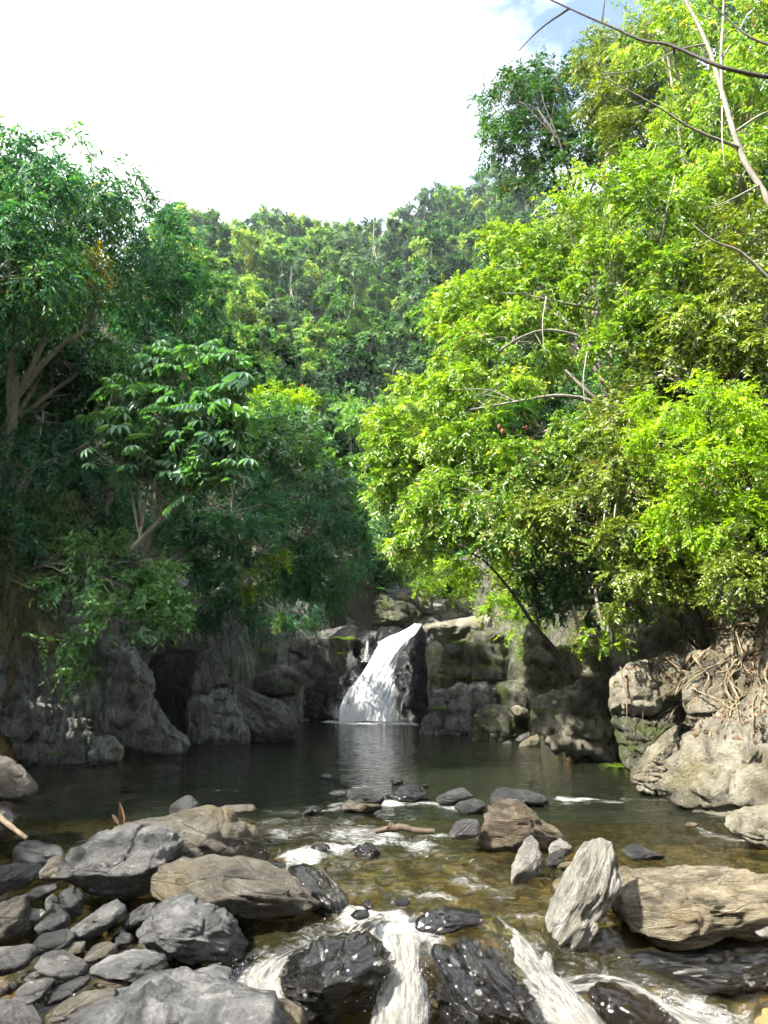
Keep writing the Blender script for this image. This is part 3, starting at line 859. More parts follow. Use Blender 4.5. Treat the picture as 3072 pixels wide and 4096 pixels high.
# ------------------------------------------------------------------ rocks
ROCKN = [0]
def rk(name, crop, poly, where, mat, label, tk=1.0, lvl=4, facets=7, rough=1.0, cat='boulder', sink=0., strat=1.0, box=.75, seed=None, group=None, edge=.62, under=.4, slim=.97):
    """a stone whose outline, distance and thickness are given; where: distance, 's' rests in the stream, 'b' on the gravel bar"""
    ROCKN[0] += 1
    sd = seed or ROCKN[0] * 13 + 5
    r = np.random.default_rng(sd)
    pts = np.array(px_of(crop, poly))
    lo = pts[np.argmax(pts[:, 1])]
    wpx = np.ptp(pts[:, 0]); hpx = np.ptp(pts[:, 1])
    if isinstance(where, str):
        Yc = contact(pts[:, 0].mean(), lo[1], z_water if where == 's' else zb)
    else:
        Yc = where
    T = .5 * math.sqrt(wpx * hpx) * Yc / F * tk
    Yc = Yc + (.45 * T if isinstance(where, str) else 0)
    W = np.array([P(a, b, Yc) for a, b in pts])
    poly2 = W[:, [0, 2]]
    # area centroid
    x, z = poly2[:, 0], poly2[:, 1]
    x2, z2 = np.roll(x, -1), np.roll(z, -1)
    cr = x * z2 - x2 * z
    A = cr.sum() / 2
    c = np.array((((x + x2) * cr).sum(), ((z + z2) * cr).sum())) / (6 * A)
    # radius by angle
    th = np.linspace(-math.pi, math.pi, 361)
    a, b = poly2 - c, np.roll(poly2, -1, 0) - c
    dd = np.stack([np.cos(th), np.sin(th)], -1)
    e = b - a
    den = dd[:, None, 0] * e[None, :, 1] - dd[:, None, 1] * e[None, :, 0]
    den = np.where(abs(den) < 1e-9, 1e-9, den)
    t = (a[None, :, 0] * e[None, :, 1] - a[None, :, 1] * e[None, :, 0]) / den
    s = (a[None, :, 0] * dd[:, None, 1] - a[None, :, 1] * dd[:, None, 0]) / den
    ok = (t > 0) & (s >= -1e-6) & (s <= 1 + 1e-6)
    rad = np.where(ok, t, 0).max(1)
    rad[rad <= 0] = rad[rad > 0].mean()
    ker = np.array([1, 2, 3, 2, 1]) / 9.
    rad = np.convolve(np.concatenate([rad[-5:-1], rad, rad[1:5]]), ker, 'same')[4:-4]
    rad = rad * (1 - .45 * T / Yc) * slim
    size = math.sqrt(abs(A))
    dirs, faces = ico(lvl)
    dx, dy, dz = dirs.T
    ang = np.arctan2(dz, dx)
    mm = np.sqrt(dx * dx + dz * dz)
    rr = np.interp(ang, th, rad) * np.minimum(mm, 1) ** box
    p = np.stack([np.cos(ang) * rr, np.sign(dy) * abs(dy) ** .8 * T, np.sin(ang) * rr], -1)
    # a shoulder: the front slopes back above it and is undercut below it
    zt, zbm = p[:, 2].max(), p[:, 2].min()
    he = zbm + edge * (zt - zbm)
    fr = np.clip(-dy + .25, 0, 1)
    above, below = np.maximum(p[:, 2] - he, 0) / max(zt - he, .01), np.maximum(he - p[:, 2], 0) / max(he - zbm, .01)
    p[:, 1] += fr * T * (under * below + .55 * above)
    bedded = mat.startswith(('cliff', 'bank'))
    # flat facets
    for k in range(facets):
        n = r.normal(0, 1, 3)
        n[1] = -abs(n[1]) * 1.5 - .25 if k % 2 == 0 else n[1] * 1.4
        n[2] += .35
        if bedded:
            n[2] *= .3
            n[1] *= 1.5
        n = n / np.linalg.norm(n)
        pr = p @ n
        lim = pr.max() * (r.uniform(.66, .92) if abs(n[1]) > .62 else r.uniform(.9, .985))
        over = np.maximum(pr - lim, 0)
        p = p - np.outer(over * (.97 if k % 3 else .85), n)
    # principal axis gives the foliation
    cov = np.cov((poly2 - c).T)
    ev, evec = np.linalg.eigh(cov)
    ax = evec[:, 1]
    alpha = math.atan2(ax[1], ax[0])
    if alpha > math.pi / 2: alpha -= math.pi
    if alpha < -math.pi / 2: alpha += math.pi
    if bedded:
        alpha = 0.
    ca, sa = math.cos(alpha), math.sin(alpha)
    q = np.stack([p[:, 0] * ca + p[:, 2] * sa, p[:, 1], -p[:, 0] * sa + p[:, 2] * ca], -1)
    nrm = norm(q * np.array([1 / max(np.ptp(q[:, 0]), .01), 1 / max(np.ptp(q[:, 1]), .01), 1 / max(np.ptp(q[:, 2]), .01)]))
    s_ = size
    sc_a = np.array((9., 4., 2.2)) if bedded else np.array((2.0, 3.2, 11.))
    e = q / s_
    d = .05 * fbm(e * 2.2, sd, 4) + .028 * strat * fbm(e * sc_a, sd + 5, 3)
    # ledges along the layering
    tc_ = e @ (np.array((5.5, 1.5, .8)) if bedded else np.array((.6, 1.4, 6.5))) + .55 * fbm(e * 1.7, sd + 21, 3)
    saw = tc_ - np.floor(tc_)
    msk = sstep(-.25, .35, vnoise(e * 1.6 + 5, sd + 23))
    d = d + .038 * strat * msk * (saw ** 2.5 - .3)
    if bedded:
        t2 = e @ np.array((.5, .8, 3.4)) + .5 * fbm(e * 1.5, sd + 27, 2)
        s2 = t2 - np.floor(t2)
        d = d + .045 * (sstep(0, .12, s2) * sstep(1., .8, s2) - .8)
    rd = 1 - abs(vnoise(e * np.array((2.5, 2.5, 5.)) + 3, sd + 9))
    d = d - .05 * np.clip(rd - .86, 0, 1) / .14
    d = d + .018 * fbm(e * sc_a * 2.6, sd + 11, 3)
    q = q + nrm * (d * s_ * rough)[:, None]
    me = mesh_from(name, q, faces, M[mat], smooth=True)
    o = link(name, me, loc=(c[0], Yc, c[1] - sink), rot=(0, -alpha, 0), label=label, cat=cat, group=group)
    return o
# --- bar of stones at the lower left
b, st = 'boulder', 'stone'
rk(b, 'A', [(-120, 20), (30, 60), (120, 140), (215, 250), (170, 300), (60, 340), (-120, 360)], 10.6, 'tan', 'pale weathered boulder at the left edge beside the pool', lvl=5, tk=1.2)
rk(b, 'A', [(-120, 300), (60, 315), (140, 390), (110, 470), (60, 540), (-120, 660)], 10.2, 'wetbrown', 'dark brown undercut boulder below the pale one at the left edge', lvl=4)
rk(st, 'A', [(60, 620), (120, 552), (200, 550), (330, 585), (400, 610), (400, 690), (230, 720), (60, 670)], 9.0, 'grey', 'flat grey slab leaning behind the largest rounded boulder', cat='stone')
rk(st, 'A', [(-100, 722), (0, 705), (200, 683), (250, 700), (255, 770), (150, 825), (0, 865), (-100, 890)], 8.5, 'grey', 'long grey log-shaped stone at the left edge of the bar', cat='stone')
rk(st, 'A', [(238, 725), (300, 662), (370, 622), (405, 680), (415, 770), (330, 800), (240, 785)], 8.3, 'tan', 'small cream block wedged against the rounded boulder', cat='stone')
rk(b, 'A', [(366, 655), (400, 598), (520, 538), (660, 496), (760, 464), (940, 464), (1040, 502), (1112, 560), (1118, 602), (1060, 690), (1000, 780), (930, 860), (800, 900), (560, 870), (430, 790), (372, 725)], 8.6, 'grey', 'large rounded grey boulder with layered top on the bar', lvl=6, tk=1.15)
rk(b, 'A', [(660, 482), (700, 455), (870, 428), (1010, 388), (1100, 364), (1230, 352), (1370, 383), (1500, 458), (1572, 508), (1602, 600), (1628, 645), (1600, 722), (1450, 735), (1200, 740), (1000, 700), (700, 540)], 9.5, 'tan', 'long olive-brown boulder behind the rounded one by the pool', lvl=5, tk=.9)
rk(b, 'A', [(918, 737), (965, 690), (1080, 661), (1230, 653), (1360, 678), (1510, 713), (1640, 738), (1810, 788), (1930, 850), (1995, 905), (1965, 970), (1850, 1020), (1660, 1050), (1440, 1040), (1300, 1000), (1120, 930), (980, 905), (928, 830)], 8.15, 'tan', 'long flat-topped tan boulder beside the rapids', lvl=6, tk=1.1, edge=.55, under=.8, facets=9)
rk(b, 'B', [(200, 712), (310, 688), (430, 728), (500, 798), (560, 868), (622, 940), (560, 1000), (430, 1020), (300, 900)], 8.4, 'wet', 'dark wet rock behind the end of the long tan boulder', lvl=4)
rk(b, 'A', [(816, 1065), (868, 990), (950, 928), (1040, 892), (1140, 902), (1180, 938), (1290, 958), (1370, 1008), (1440, 1088), (1492, 1180), (1485, 1245), (1400, 1280), (1230, 1275), (1030, 1250), (880, 1180), (818, 1115)], 7.6, 'mottled', 'mottled blue-grey boulder with white veins on the bar', lvl=6, tk=1.0, facets=11, rough=1.2)
rk(st, 'A', [(405, 1085), (480, 1038), (600, 948), (690, 908), (752, 958), (765, 988), (700, 1035), (640, 1100), (530, 1170), (440, 1135)], 7.75, 'grey', 'angular grey wedge lying left of the mottled boulder', cat='stone', facets=9)
rk(st, 'A', [(728, 1045), (770, 988), (850, 938), (940, 926), (910, 1000), (850, 1050), (800, 1085), (738, 1090)], 7.85, 'grey', 'small grey stone tucked between wedge and mottled boulder', cat='stone', lvl=4)
rk(st, 'A', [(-100, 932), (60, 908), (150, 878), (168, 960), (195, 1080), (100, 1140), (-100, 1190)], 7.75, 'tan', 'thick tan stone half cut off by the left edge', cat='stone')
rk(st, 'A', [(158, 872), (220, 828), (330, 810), (348, 842), (270, 890), (180, 900)], 8.1, 'slate', 'flat lens-shaped slate stone under the log-shaped stone', cat='stone')
rk(st, 'A', [(278, 890), (300, 866), (360, 948), (405, 1005), (330, 1010), (288, 965)], 7.95, 'grey', 'narrow pale wedge standing among dark stones', cat='stone')
rk(st, 'A', [(356, 862), (430, 818), (498, 900), (495, 985), (430, 1000), (376, 935)], 7.98, 'slate', 'dark upright slate left of the angular wedge', cat='stone')
rk(st, 'A', [(176, 958), (240, 960), (278, 985), (240, 1050), (212, 1068)], 7.85, 'white', 'small white triangular stone near the left edge', cat='stone', lvl=3)
rk(st, 'A', [(205, 1065), (280, 1000), (400, 978), (420, 1040), (385, 1090), (240, 1112)], 7.75, 'slate', 'dark slate below the small white triangular stone', cat='stone')
rk(st, 'A', [(185, 1185), (240, 1118), (380, 1087), (456, 1128), (435, 1185), (300, 1230), (205, 1250)], 7.5, 'slate', 'smooth dark oval stone below the angular wedge', cat='stone', rough=.5)
rk(st, 'A', [(-100, 1200), (80, 1182), (200, 1192), (228, 1250), (160, 1318), (30, 1355), (-100, 1362)], 7.25, 'grey', 'blue-grey slab cut by the left edge beside the pale stone', cat='stone')
rk(st, 'A', [(216, 1285), (250, 1228), (320, 1212), (430, 1262), (518, 1298), (532, 1352), (440, 1398), (350, 1380), (245, 1330)], 7.1, 'grey', 'plain pale grey egg-shaped stone on the bar', cat='stone', rough=.6)
rk(st, 'A', [(410, 1215), (460, 1162), (524, 1156), (506, 1215), (440, 1245)], 7.4, 'tan', 'tiny brown stone beside the smooth dark oval', cat='stone', lvl=3)
rk(st, 'A', [(510, 1245), (550, 1188), (620, 1162), (694, 1182), (720, 1218), (660, 1250), (560, 1285), (515, 1285)], 7.35, 'tan', 'small curved olive stone above the long mottled one', cat='stone')
rk(st, 'A', [(695, 1152), (730, 1097), (784, 1102), (810, 1152), (770, 1192), (705, 1188)], 7.5, 'slate', 'little round dark stone left of the mottled boulder', cat='stone', lvl=3)
rk(st, 'A', [(535, 1312), (600, 1268), (740, 1237), (870, 1237), (980, 1247), (1045, 1288), (1055, 1345), (990, 1398), (850, 1385), (700, 1375), (555, 1348)], 7.0, 'mottled', 'long mottled grey stone below the mottled boulder', cat='stone', facets=9, lvl=5)
rk(st, 'A', [(560, 1402), (640, 1378), (790, 1367), (828, 1400), (790, 1442), (620, 1445)], 6.9, 'brown', 'low olive-brown stone under the long mottled one', cat='stone')
rk(st, 'A', [(1125, 1352), (1200, 1328), (1290, 1307), (1408, 1328), (1398, 1385), (1338, 1450), (1250, 1465), (1165, 1400)], 7.0, 'mottled', 'rough grey stone between mottled boulder and white water', cat='stone')
rk(st, 'A', [(75, 1505), (120, 1428), (200, 1398), (290, 1387), (325, 1408), (285, 1475), (205, 1560), (105, 1555)], 6.7, 'grey', 'pale grey wedge near the lower left corner', cat='stone')
rk(st, 'A', [(262, 1528), (330, 1448), (430, 1398), (545, 1376), (536, 1415), (440, 1470), (350, 1525), (285, 1552)], 6.75, 'slate', 'long dark slate leaning beside the pale corner wedge', cat='stone')
rk(st, 'A', [(132, 1385), (190, 1342), (244, 1337), (250, 1375), (180, 1405)], 7.0, 'grey', 'small grey pebble above the pale corner wedge', cat='stone', lvl=3)
rk(st, 'A', [(252, 1608), (340, 1548), (480, 1487), (640, 1462), (716, 1474), (694, 1506), (590, 1552), (430, 1625), (295, 1655)], 6.55, 'tan', 'long tan stone lying against the large front slab', cat='stone')
rk(st, 'A', [(20, 1420), (60, 1400), (100, 1430), (70, 1480), (25, 1470)], 6.95, 'slate', 'little slate beside the pale corner wedge', cat='stone', lvl=3)
rk(b, 'A', [(300, 1680), (400, 1588), (520, 1558), (640, 1528), (760, 1468), (900, 1397), (1010, 1428), (1130, 1458), (1300, 1448), (1450, 1488), (1660, 1518), (1740, 1600), (1740, 1860), (300, 1860)], 6.4, 'mottled', 'broad blue-grey slab filling the lower left foreground', lvl=5, tk=1.1, facets=8)
rk(st, 'A', [(-120, 1520), (60, 1526), (180, 1598), (260, 1665), (260, 1800), (-120, 1800)], 6.2, 'grey', 'grey slab in the lower left corner', cat='stone')
rk(st, 'A', [(-100, 1400), (0, 1396), (54, 1440), (24, 1495), (-100, 1505)], 6.85, 'brown', 'brown stone at the left edge above the corner slab', cat='stone', lvl=3)
rk(b, 'A', [(1005, 355), (1060, 308), (1130, 272), (1192, 318), (1215, 358), (1180, 410), (1020, 400)], 10.2, 'slate', 'dark pointed rock rising from water behind the olive boulder')
rk(b, 'A', [(1270, 358), (1360, 335), (1540, 331), (1580, 362), (1420, 390)], 10.6, 'tan', 'flat brown rock awash behind the olive boulder', lvl=3)

# --- line of stones across the stream
rk(st, 'B', [(545, 335), (580, 298), (640, 283), (720, 298), (800, 323), (814, 355), (740, 380), (620, 384), (555, 372)], 's', 'tan', 'flat brown stone nearest in the line across the stream', cat='stone')
rk(st, 'B', [(560, 275), (600, 238), (700, 233), (780, 248), (814, 290), (800, 330), (640, 320)], 12.0, 'slate', 'grey stone just behind the flat brown one in the line', cat='stone')
rk(st, 'B', [(470, 262), (500, 243), (570, 245), (585, 275), (500, 284)], 12.6, 'slate', 'thin stone at the left end of the line across the stream', cat='stone', lvl=3)
rk(st, 'B', [(856, 262), (880, 223), (950, 203), (1020, 208), (1078, 255), (1084, 295), (1000, 318), (900, 308)], 's', 'wet', 'black wet stone in the middle of the line', cat='stone')
rk(st, 'B', [(810, 270), (850, 262), (870, 290), (820, 300)], 12.1, 'wet', 'little black stone touching the black wet stone', cat='stone', lvl=3)
rk(st, 'B', [(1110, 295), (1200, 248), (1290, 228), (1334, 253), (1345, 285), (1270, 318), (1200, 338), (1125, 325)], 's', 'slate', 'slanting grey stone right of the black one in the line', cat='stone')
rk(st, 'B', [(1220, 348), (1260, 313), (1340, 288), (1414, 303), (1436, 345), (1400, 385), (1280, 388)], 's', 'slate', 'low dark stone left of the big brown stone', cat='stone')
rk(st, 'C', [(-30, 275), (30, 233), (90, 221), (170, 238), (280, 263), (354, 290), (365, 325), (250, 350), (60, 345), (-30, 320)], 's', 'slate', 'long grey stone behind the big brown stone', cat='stone')
rk(b, 'C', [(-108, 550), (-60, 438), (-20, 348), (30, 307), (110, 302), (190, 337), (260, 387), (300, 437), (400, 478), (478, 545), (480, 590), (340, 625), (180, 610), (0, 605), (-90, 590)], 's', 'brown', 'big brown ridged stone sunlit in the middle of the stream', lvl=5, tk=.9, rough=1.2)
rk(st, 'B', [(290, 368), (320, 338), (400, 333), (445, 368), (380, 395), (305, 395)], 's', 'wet', 'black stone with foam left of the line of stones', cat='stone', lvl=3)
rk(st, 'B', [(836, 188), (880, 163), (934, 180), (920, 212), (860, 212)], 's', 'wetbrown', 'small brown stone in the pool behind the black one', cat='stone', lvl=3)
rk(st, 'B', [(405, 168), (440, 143), (490, 143), (510, 170), (460, 182)], 's', 'wet', 'small dark stone alone in the open pool', cat='stone', lvl=3)
rk(st, 'B', [(1030, 215), (1050, 198), (1082, 212), (1075, 230), (1040, 230)], 's', 'wetbrown', 'pebble poking from the pool right of the black stone', cat='stone', lvl=3)
rk(b, 'B', [(610, 600), (690, 558), (742, 552), (794, 628), (765, 668), (700, 660), (630, 640)], 's', 'wet', 'grey wet rock splitting the white rapids', lvl=4)
rk(st, 'B', [(350, 590), (390, 568), (470, 570), (490, 600), (420, 625), (360, 618)], 's', 'wetbrown', 'mossy brown stone awash at the left of the rapids', cat='stone', lvl=3)
rk(st, 'B', [(585, 412), (620, 395), (660, 402), (650, 425), (600, 428)], 's', 'wet', 'dark pebble awash below the flat brown stone', cat='stone', lvl=3)
rk(b, 'B', [(1190, 500), (1230, 440), (1310, 415), (1380, 420), (1390, 520), (1290, 545), (1200, 535)], 10.4, 'grey', 'smooth grey stone under a film of water left of the brown one', lvl=4, rough=.6)

# --- right of the stream
rk(st, 'C', [(100, 800), (118, 700), (168, 600), (200, 538), (235, 502), (278, 560), (304, 620), (294, 695), (240, 770), (160, 835), (105, 835)], 's', 'white', 'white pointed stone standing in the shallows', cat='stone', tk=.9, facets=9)
rk(st, 'C', [(336, 603), (360, 558), (410, 533), (474, 570), (486, 615), (420, 640), (340, 640)], 's', 'white', 'small white-and-black stone right of the pointed one', cat='stone')
rk(st, 'C', [(310, 668), (370, 618), (444, 603), (436, 655), (375, 715), (325, 715)], 's', 'slate', 'grey lens-shaped stone behind the upright stone', cat='stone')
rk(b, 'C', [(296, 1130), (330, 1018), (400, 868), (470, 738), (530, 598), (560, 542), (640, 512), (712, 533), (724, 570), (754, 650), (770, 750), (755, 825), (695, 925), (625, 1055), (570, 1190), (490, 1255), (400, 1280), (312, 1240)], 8.15, 'pale', 'tall upright pale slab leaning against the golden boulder', lvl=6, tk=.6, slim=.95, box=.6, facets=5, rough=.8, strat=1.6)
rk(b, 'C', [(682, 920), (720, 860), (790, 815), (880, 768), (1050, 733), (1200, 710), (1330, 702), (1480, 733), (1659, 758), (1800, 800), (1800, 1010), (1659, 1070), (1560, 1115), (1300, 1160), (1100, 1190), (1020, 1202), (930, 1168), (820, 1090), (695, 1000)], 8.35, 'golden', 'large golden-brown sunlit boulder at the right edge', lvl=6, tk=1.0, facets=9, rough=1.1, strat=1.5)
rk(st, 'C', [(756, 722), (800, 702), (864, 738), (886, 775), (860, 830), (790, 850), (762, 810)], 8.9, 'golden', 'sunlit block between upright slab and golden boulder', cat='stone')
rk(st, 'C', [(386, 695), (430, 678), (490, 676), (496, 715), (420, 730)], 's', 'golden', 'small flat stone behind the upright slab', cat='stone', lvl=3)
rk(st, 'C', [(360, 810), (400, 775), (450, 765), (440, 840), (370, 860)], 's', 'golden', 'small sunlit stone at the left foot of the upright slab', cat='stone', lvl=3)
rk(b, 'C', [(788, 608), (850, 572), (900, 582), (1000, 627), (1080, 662), (930, 665), (800, 640)], 's', 'slate', 'low dark stone awash right of the upright slab', cat='boulder', lvl=4)
rk(st, 'C', [(1150, 455), (1180, 438), (1230, 440), (1240, 460), (1180, 470)], 's', 'brown', 'orange-brown pebble in the shallows by the right bank', cat='stone', lvl=3)
rk(b, 'C', [(600, 1300), (800, 1240), (1100, 1215), (1330, 1215), (1560, 1190), (1800, 1170), (1800, 1490), (1500, 1500), (1150, 1470), (850, 1400)], 8.0, 'wet', 'broad slab under the golden boulder, widened and blackened to stand for shade', lvl=5, tk=.5, facets=8)  # slab widened and set near-black to stand for the boulder's shade
rk(st, 'C', [(1570, 1098), (1640, 1052), (1740, 1050), (1740, 1140), (1600, 1130)], 7.9, 'white', 'white stone at the right edge under the golden boulder', cat='stone', lvl=3)
rk(b, 'C', [(560, 1490), (640, 1420), (760, 1430), (900, 1497), (1050, 1567), (1140, 1650), (1140, 1800), (760, 1800), (680, 1650), (595, 1560)], 7.2, 'wetbrown', 'wet brown rock wrapped by white water in front', lvl=5, facets=5, rough=.8)
rk(b, 'C', [(130, 1160), (180, 1086), (270, 1106), (315, 1168), (330, 1320), (260, 1330), (180, 1240)], 8.3, 'tan', 'tan rock under thin water beside the upright slab', lvl=4)
rk(b, 'B', [(184, 1375), (255, 1228), (380, 1176), (560, 1156), (720, 1166), (804, 1208), (875, 1270), (855, 1345), (795, 1440), (765, 1530), (640, 1620), (420, 1655), (285, 1610), (224, 1490)], 7.2, 'wet', 'left wet black boulder between the foaming chutes', lvl=5, facets=10, rough=1.7, strat=1.5)
rk(b, 'B', [(1064, 1195), (1150, 1136), (1250, 1086), (1330, 1046), (1400, 1076), (1485, 1148), (1605, 1268), (1690, 1400), (1745, 1560), (1760, 1800), (1300, 1820), (1125, 1700), (1105, 1500), (1090, 1350)], 7.3, 'wet', 'larger wet black boulder right of the central chute', lvl=5, facets=10, rough=1.7, strat=1.5)
rk(b, 'B', [(-150, 1590), (60, 1510), (200, 1525), (335, 1595), (360, 1800), (-150, 1800)], 6.7, 'brown', 'mossy rock at the bottom below the left wet boulder', lvl=4)
rk(st, 'B', [(866, 935), (890, 892), (950, 887), (974, 922), (935, 955), (890, 955)], 7.9, 'wet', 'small black stone on the lip above the central chute', cat='stone', lvl=3)
rk(st, 'B', [(676, 945), (690, 905), (730, 905), (742, 950), (710, 970)], 7.9, 'wet', 'small wet stone on the lip nearest the tan boulder', cat='stone', lvl=3)
rk(st, 'B', [(596, 1000), (640, 970), (715, 968), (728, 1010), (650, 1030)], 7.8, 'wet', 'flat wet stone awash below the lip by the tan boulder', cat='stone', lvl=3)
rk(b, 'B', [(960, 1060), (1050, 990), (1150, 950), (1280, 960), (1400, 985), (1440, 1030), (1300, 1070), (1100, 1130), (1000, 1130)], 7.95, 'wet', 'wet ledge with glassy water above the larger black boulder', lvl=4, tk=.7)

# --- left rock face
c_ = 'rock'
rk('rock_outcrop', 'D', [(10, 800), (60, 765), (130, 815), (170, 955), (260, 935), (325, 1030), (335, 1200), (310, 1350), (160, 1365), (90, 1260), (40, 1000)], 18.6, 'cliff_shade', 'streaked grey-green rock face at the far left of the pool', cat=c_, lvl=5, facets=12, tk=.8, rough=1.6)
rk('rock_outcrop', 'D', [(-140, 700), (20, 760), (70, 900), (110, 1250), (100, 1350), (-140, 1400)], 18.9, 'cliff_shade', 'dark rock at the left edge beside the streaked face', cat=c_, lvl=4, facets=12)
rk('rock_outcrop', 'D', [(296, 985), (380, 926), (460, 914), (508, 960), (512, 1170), (500, 1345), (340, 1350), (310, 1190)], 18.8, 'cliff_shade', 'square pale block left of the tall rock pillar', cat=c_, lvl=5, facets=12, tk=.8, rough=1.6)
rk('rock_outcrop', 'D', [(470, 640), (555, 585), (700, 595), (755, 700), (806, 820), (838, 950), (838, 1100), (775, 1265), (680, 1220), (610, 1120), (550, 920), (490, 810)], 19.3, 'cliff_shade', 'tall tapering rock pillar under the leafy bush', cat=c_, lvl=5, facets=12, tk=.7, rough=1.5)
rk('rock_outcrop', 'D', [(494, 1170), (620, 1170), (680, 1240), (668, 1318), (500, 1345)], 18.4, 'cliff_shade', 'low block at the foot of the tall rock pillar', cat=c_, lvl=4, facets=9)
rk('rock_outcrop', 'D', [(770, 1020), (850, 972), (920, 1090), (1060, 1210), (1010, 1280), (820, 1290), (750, 1262)], 20.5, 'cliff_shade', 'sloping grey rock in the recess right of the pillar', cat=c_, lvl=4, facets=9)
rk('rock_outcrop', 'D', [(1015, 945), (1120, 925), (1220, 885), (1295, 915), (1338, 1030), (1410, 1150), (1390, 1215), (1200, 1230), (1055, 1190), (1030, 1050)], 23.3, 'cliff_shade', 'stepped grey-green outcrop beside the smooth pool boulder', cat=c_, lvl=5, facets=12, rough=1.2)
rk(b, 'D', [(1255, 865), (1340, 896), (1460, 945), (1560, 965), (1625, 1050), (1648, 1130), (1630, 1205), (1480, 1215), (1390, 1170), (1320, 1030), (1270, 930)], 24.0, 'grey', 'smooth grey boulder jutting into the pool left of the fall', lvl=5, facets=8)
rk('rock_outcrop', 'D', [(1070, 700), (1180, 672), (1265, 800), (1285, 890), (1130, 960), (1030, 910)], 24.6, 'cliff_shade', 'shaded rock above the stepped outcrop', cat=c_, lvl=4, facets=9)
rk('rock_outcrop', 'D', [(830, 700), (960, 640), (1090, 690), (1060, 900), (1040, 1180), (900, 1150), (820, 950)], 24.0, 'cliff_wet', 'dark recessed rock wall behind the pillar', cat=c_, lvl=4, facets=8)
# --- around the waterfall
rk('rock_outcrop', 'E', [(-130, 480), (100, 478), (330, 468), (470, 440), (560, 430), (602, 470), (605, 600), (600, 720), (500, 760), (300, 800), (100, 830), (-60, 850), (-140, 720)], 33.8, 'cliff_grey', 'broad ledge of grey rock left of the waterfall', cat=c_, lvl=5, facets=14, tk=.6, rough=1.4)
rk('rock_outcrop', 'E', [(110, 785), (300, 738), (480, 676), (605, 690), (570, 770), (530, 840), (520, 950), (400, 965), (280, 955), (220, 880)], 33.4, 'cliff_wet', 'blue-black wet rocks at the left foot of the waterfall', cat=c_, lvl=5, facets=12, tk=.7, rough=1.3)
rk('rock_outcrop', 'E', [(20, 700), (130, 640), (240, 640), (330, 720), (260, 800), (100, 830), (10, 800)], 31.6, 'cliff_grey', 'lumpy grey rock below the ledge left of the fall', cat=c_, lvl=4, facets=10)
rk('rock_outcrop', 'E', [(575, 455), (640, 440), (715, 442), (705, 505), (650, 570), (660, 660), (610, 730), (555, 660), (560, 520)], 34.8, 'cliff_wet', 'black block at the upper left of the waterfall', cat=c_, lvl=4, facets=12)
rk('rock_outcrop', 'E', [(685, 505), (720, 428), (790, 416), (850, 430), (830, 500), (740, 600), (690, 580)], 35.2, 'cliff_wet', 'wet rock at the brink of the waterfall', cat=c_, lvl=4, facets=8)
rk('rock_outcrop', 'E', [(794, 610), (850, 515), (935, 415), (1040, 388), (1060, 500), (1000, 640), (1010, 760), (1010, 900), (940, 965), (806, 965), (796, 780)], 33.9, 'cliff_wet', 'black glistening rock column right of the waterfall', cat=c_, lvl=5, facets=12, tk=.7, rough=1.3)
rk('rock_outcrop', 'E', [(935, 412), (1100, 388), (1220, 366), (1320, 360), (1378, 430), (1300, 460), (1150, 500), (1050, 530), (985, 490)], 33.0, 'bank_bright', 'sunlit pale slab on top right of the waterfall', cat=c_, lvl=5, facets=6, tk=.9)
rk('rock_outcrop', 'E', [(1040, 515), (1150, 475), (1300, 436), (1440, 470), (1500, 520), (1530, 620), (1520, 770), (1300, 790), (1080, 760), (1030, 640)], 30.0, 'cliff_moss', 'mossy square block right of the waterfall', cat=c_, lvl=5, facets=12, tk=.8, rough=1.2)
rk('rock_outcrop', 'E', [(962, 530), (1040, 484), (1075, 560), (1075, 760), (1030, 920), (990, 930), (985, 700)], 30.6, 'bank', 'vertical grey slab between black column and mossy block', cat=c_, lvl=4, facets=9, tk=1.2)
rk('rock_outcrop', 'E', [(1010, 785), (1120, 745), (1300, 745), (1370, 790), (1350, 890), (1290, 970), (1250, 1075), (1100, 1070), (940, 1025), (925, 965), (1000, 890)], 26.5, 'cliff_grey', 'grey layered outcrop at the right foot of the fall', cat=c_, lvl=5, facets=13, tk=.7, rough=1.4)
rk('rock_outcrop', 'E', [(1240, 910), (1320, 846), (1430, 866), (1476, 940), (1450, 1010), (1390, 1085), (1200, 1085), (1180, 1050), (1250, 985)], 24.6, 'cliff_moss', 'rounded mossy rock at the water right of the layered outcrop', cat=c_, lvl=5, facets=9)
rk('rock_outcrop', 'E', [(1340, 740), (1520, 700), (1570, 800), (1560, 940), (1470, 960), (1370, 880)], 27.0, 'cliff_moss', 'dark mossy rock in the cleft behind the rounded rock', cat=c_, lvl=4, facets=9)
rk(st, 'E', [(1436, 872), (1480, 856), (1545, 888), (1558, 925), (1470, 925)], 24.4, 'bank', 'pale stone perched right of the rounded mossy rock', cat='stone', lvl=3)
rk(st, 'E', [(1474, 1085), (1520, 1050), (1592, 1015), (1608, 1060), (1598, 1100), (1490, 1102)], 22.6, 'bank', 'angular pale stone at the water by the cleft', cat='stone', lvl=3)
rk(st, 'E', [(1462, 1045), (1540, 1005), (1558, 1030), (1485, 1062)], 23.4, 'cliff_grey', 'flat grey stone behind the angular pale one', cat='stone', lvl=3)
rk(st, 'E', [(1395, 1075), (1425, 1050), (1450, 1070), (1440, 1095), (1400, 1095)], 23.3, 'cliff_grey', 'small cobble at the water beside the rounded mossy rock', cat='stone', lvl=3)
rk('rock_outcrop', 'E', [(555, 350), (640, 270), (700, 225), (800, 275), (900, 297), (965, 370), (900, 430), (760, 440), (690, 450), (545, 410)], 36.5, 'cliff_moss', 'mossy grey rock upstream above the waterfall', cat=c_, lvl=5, facets=10, rough=1.2)
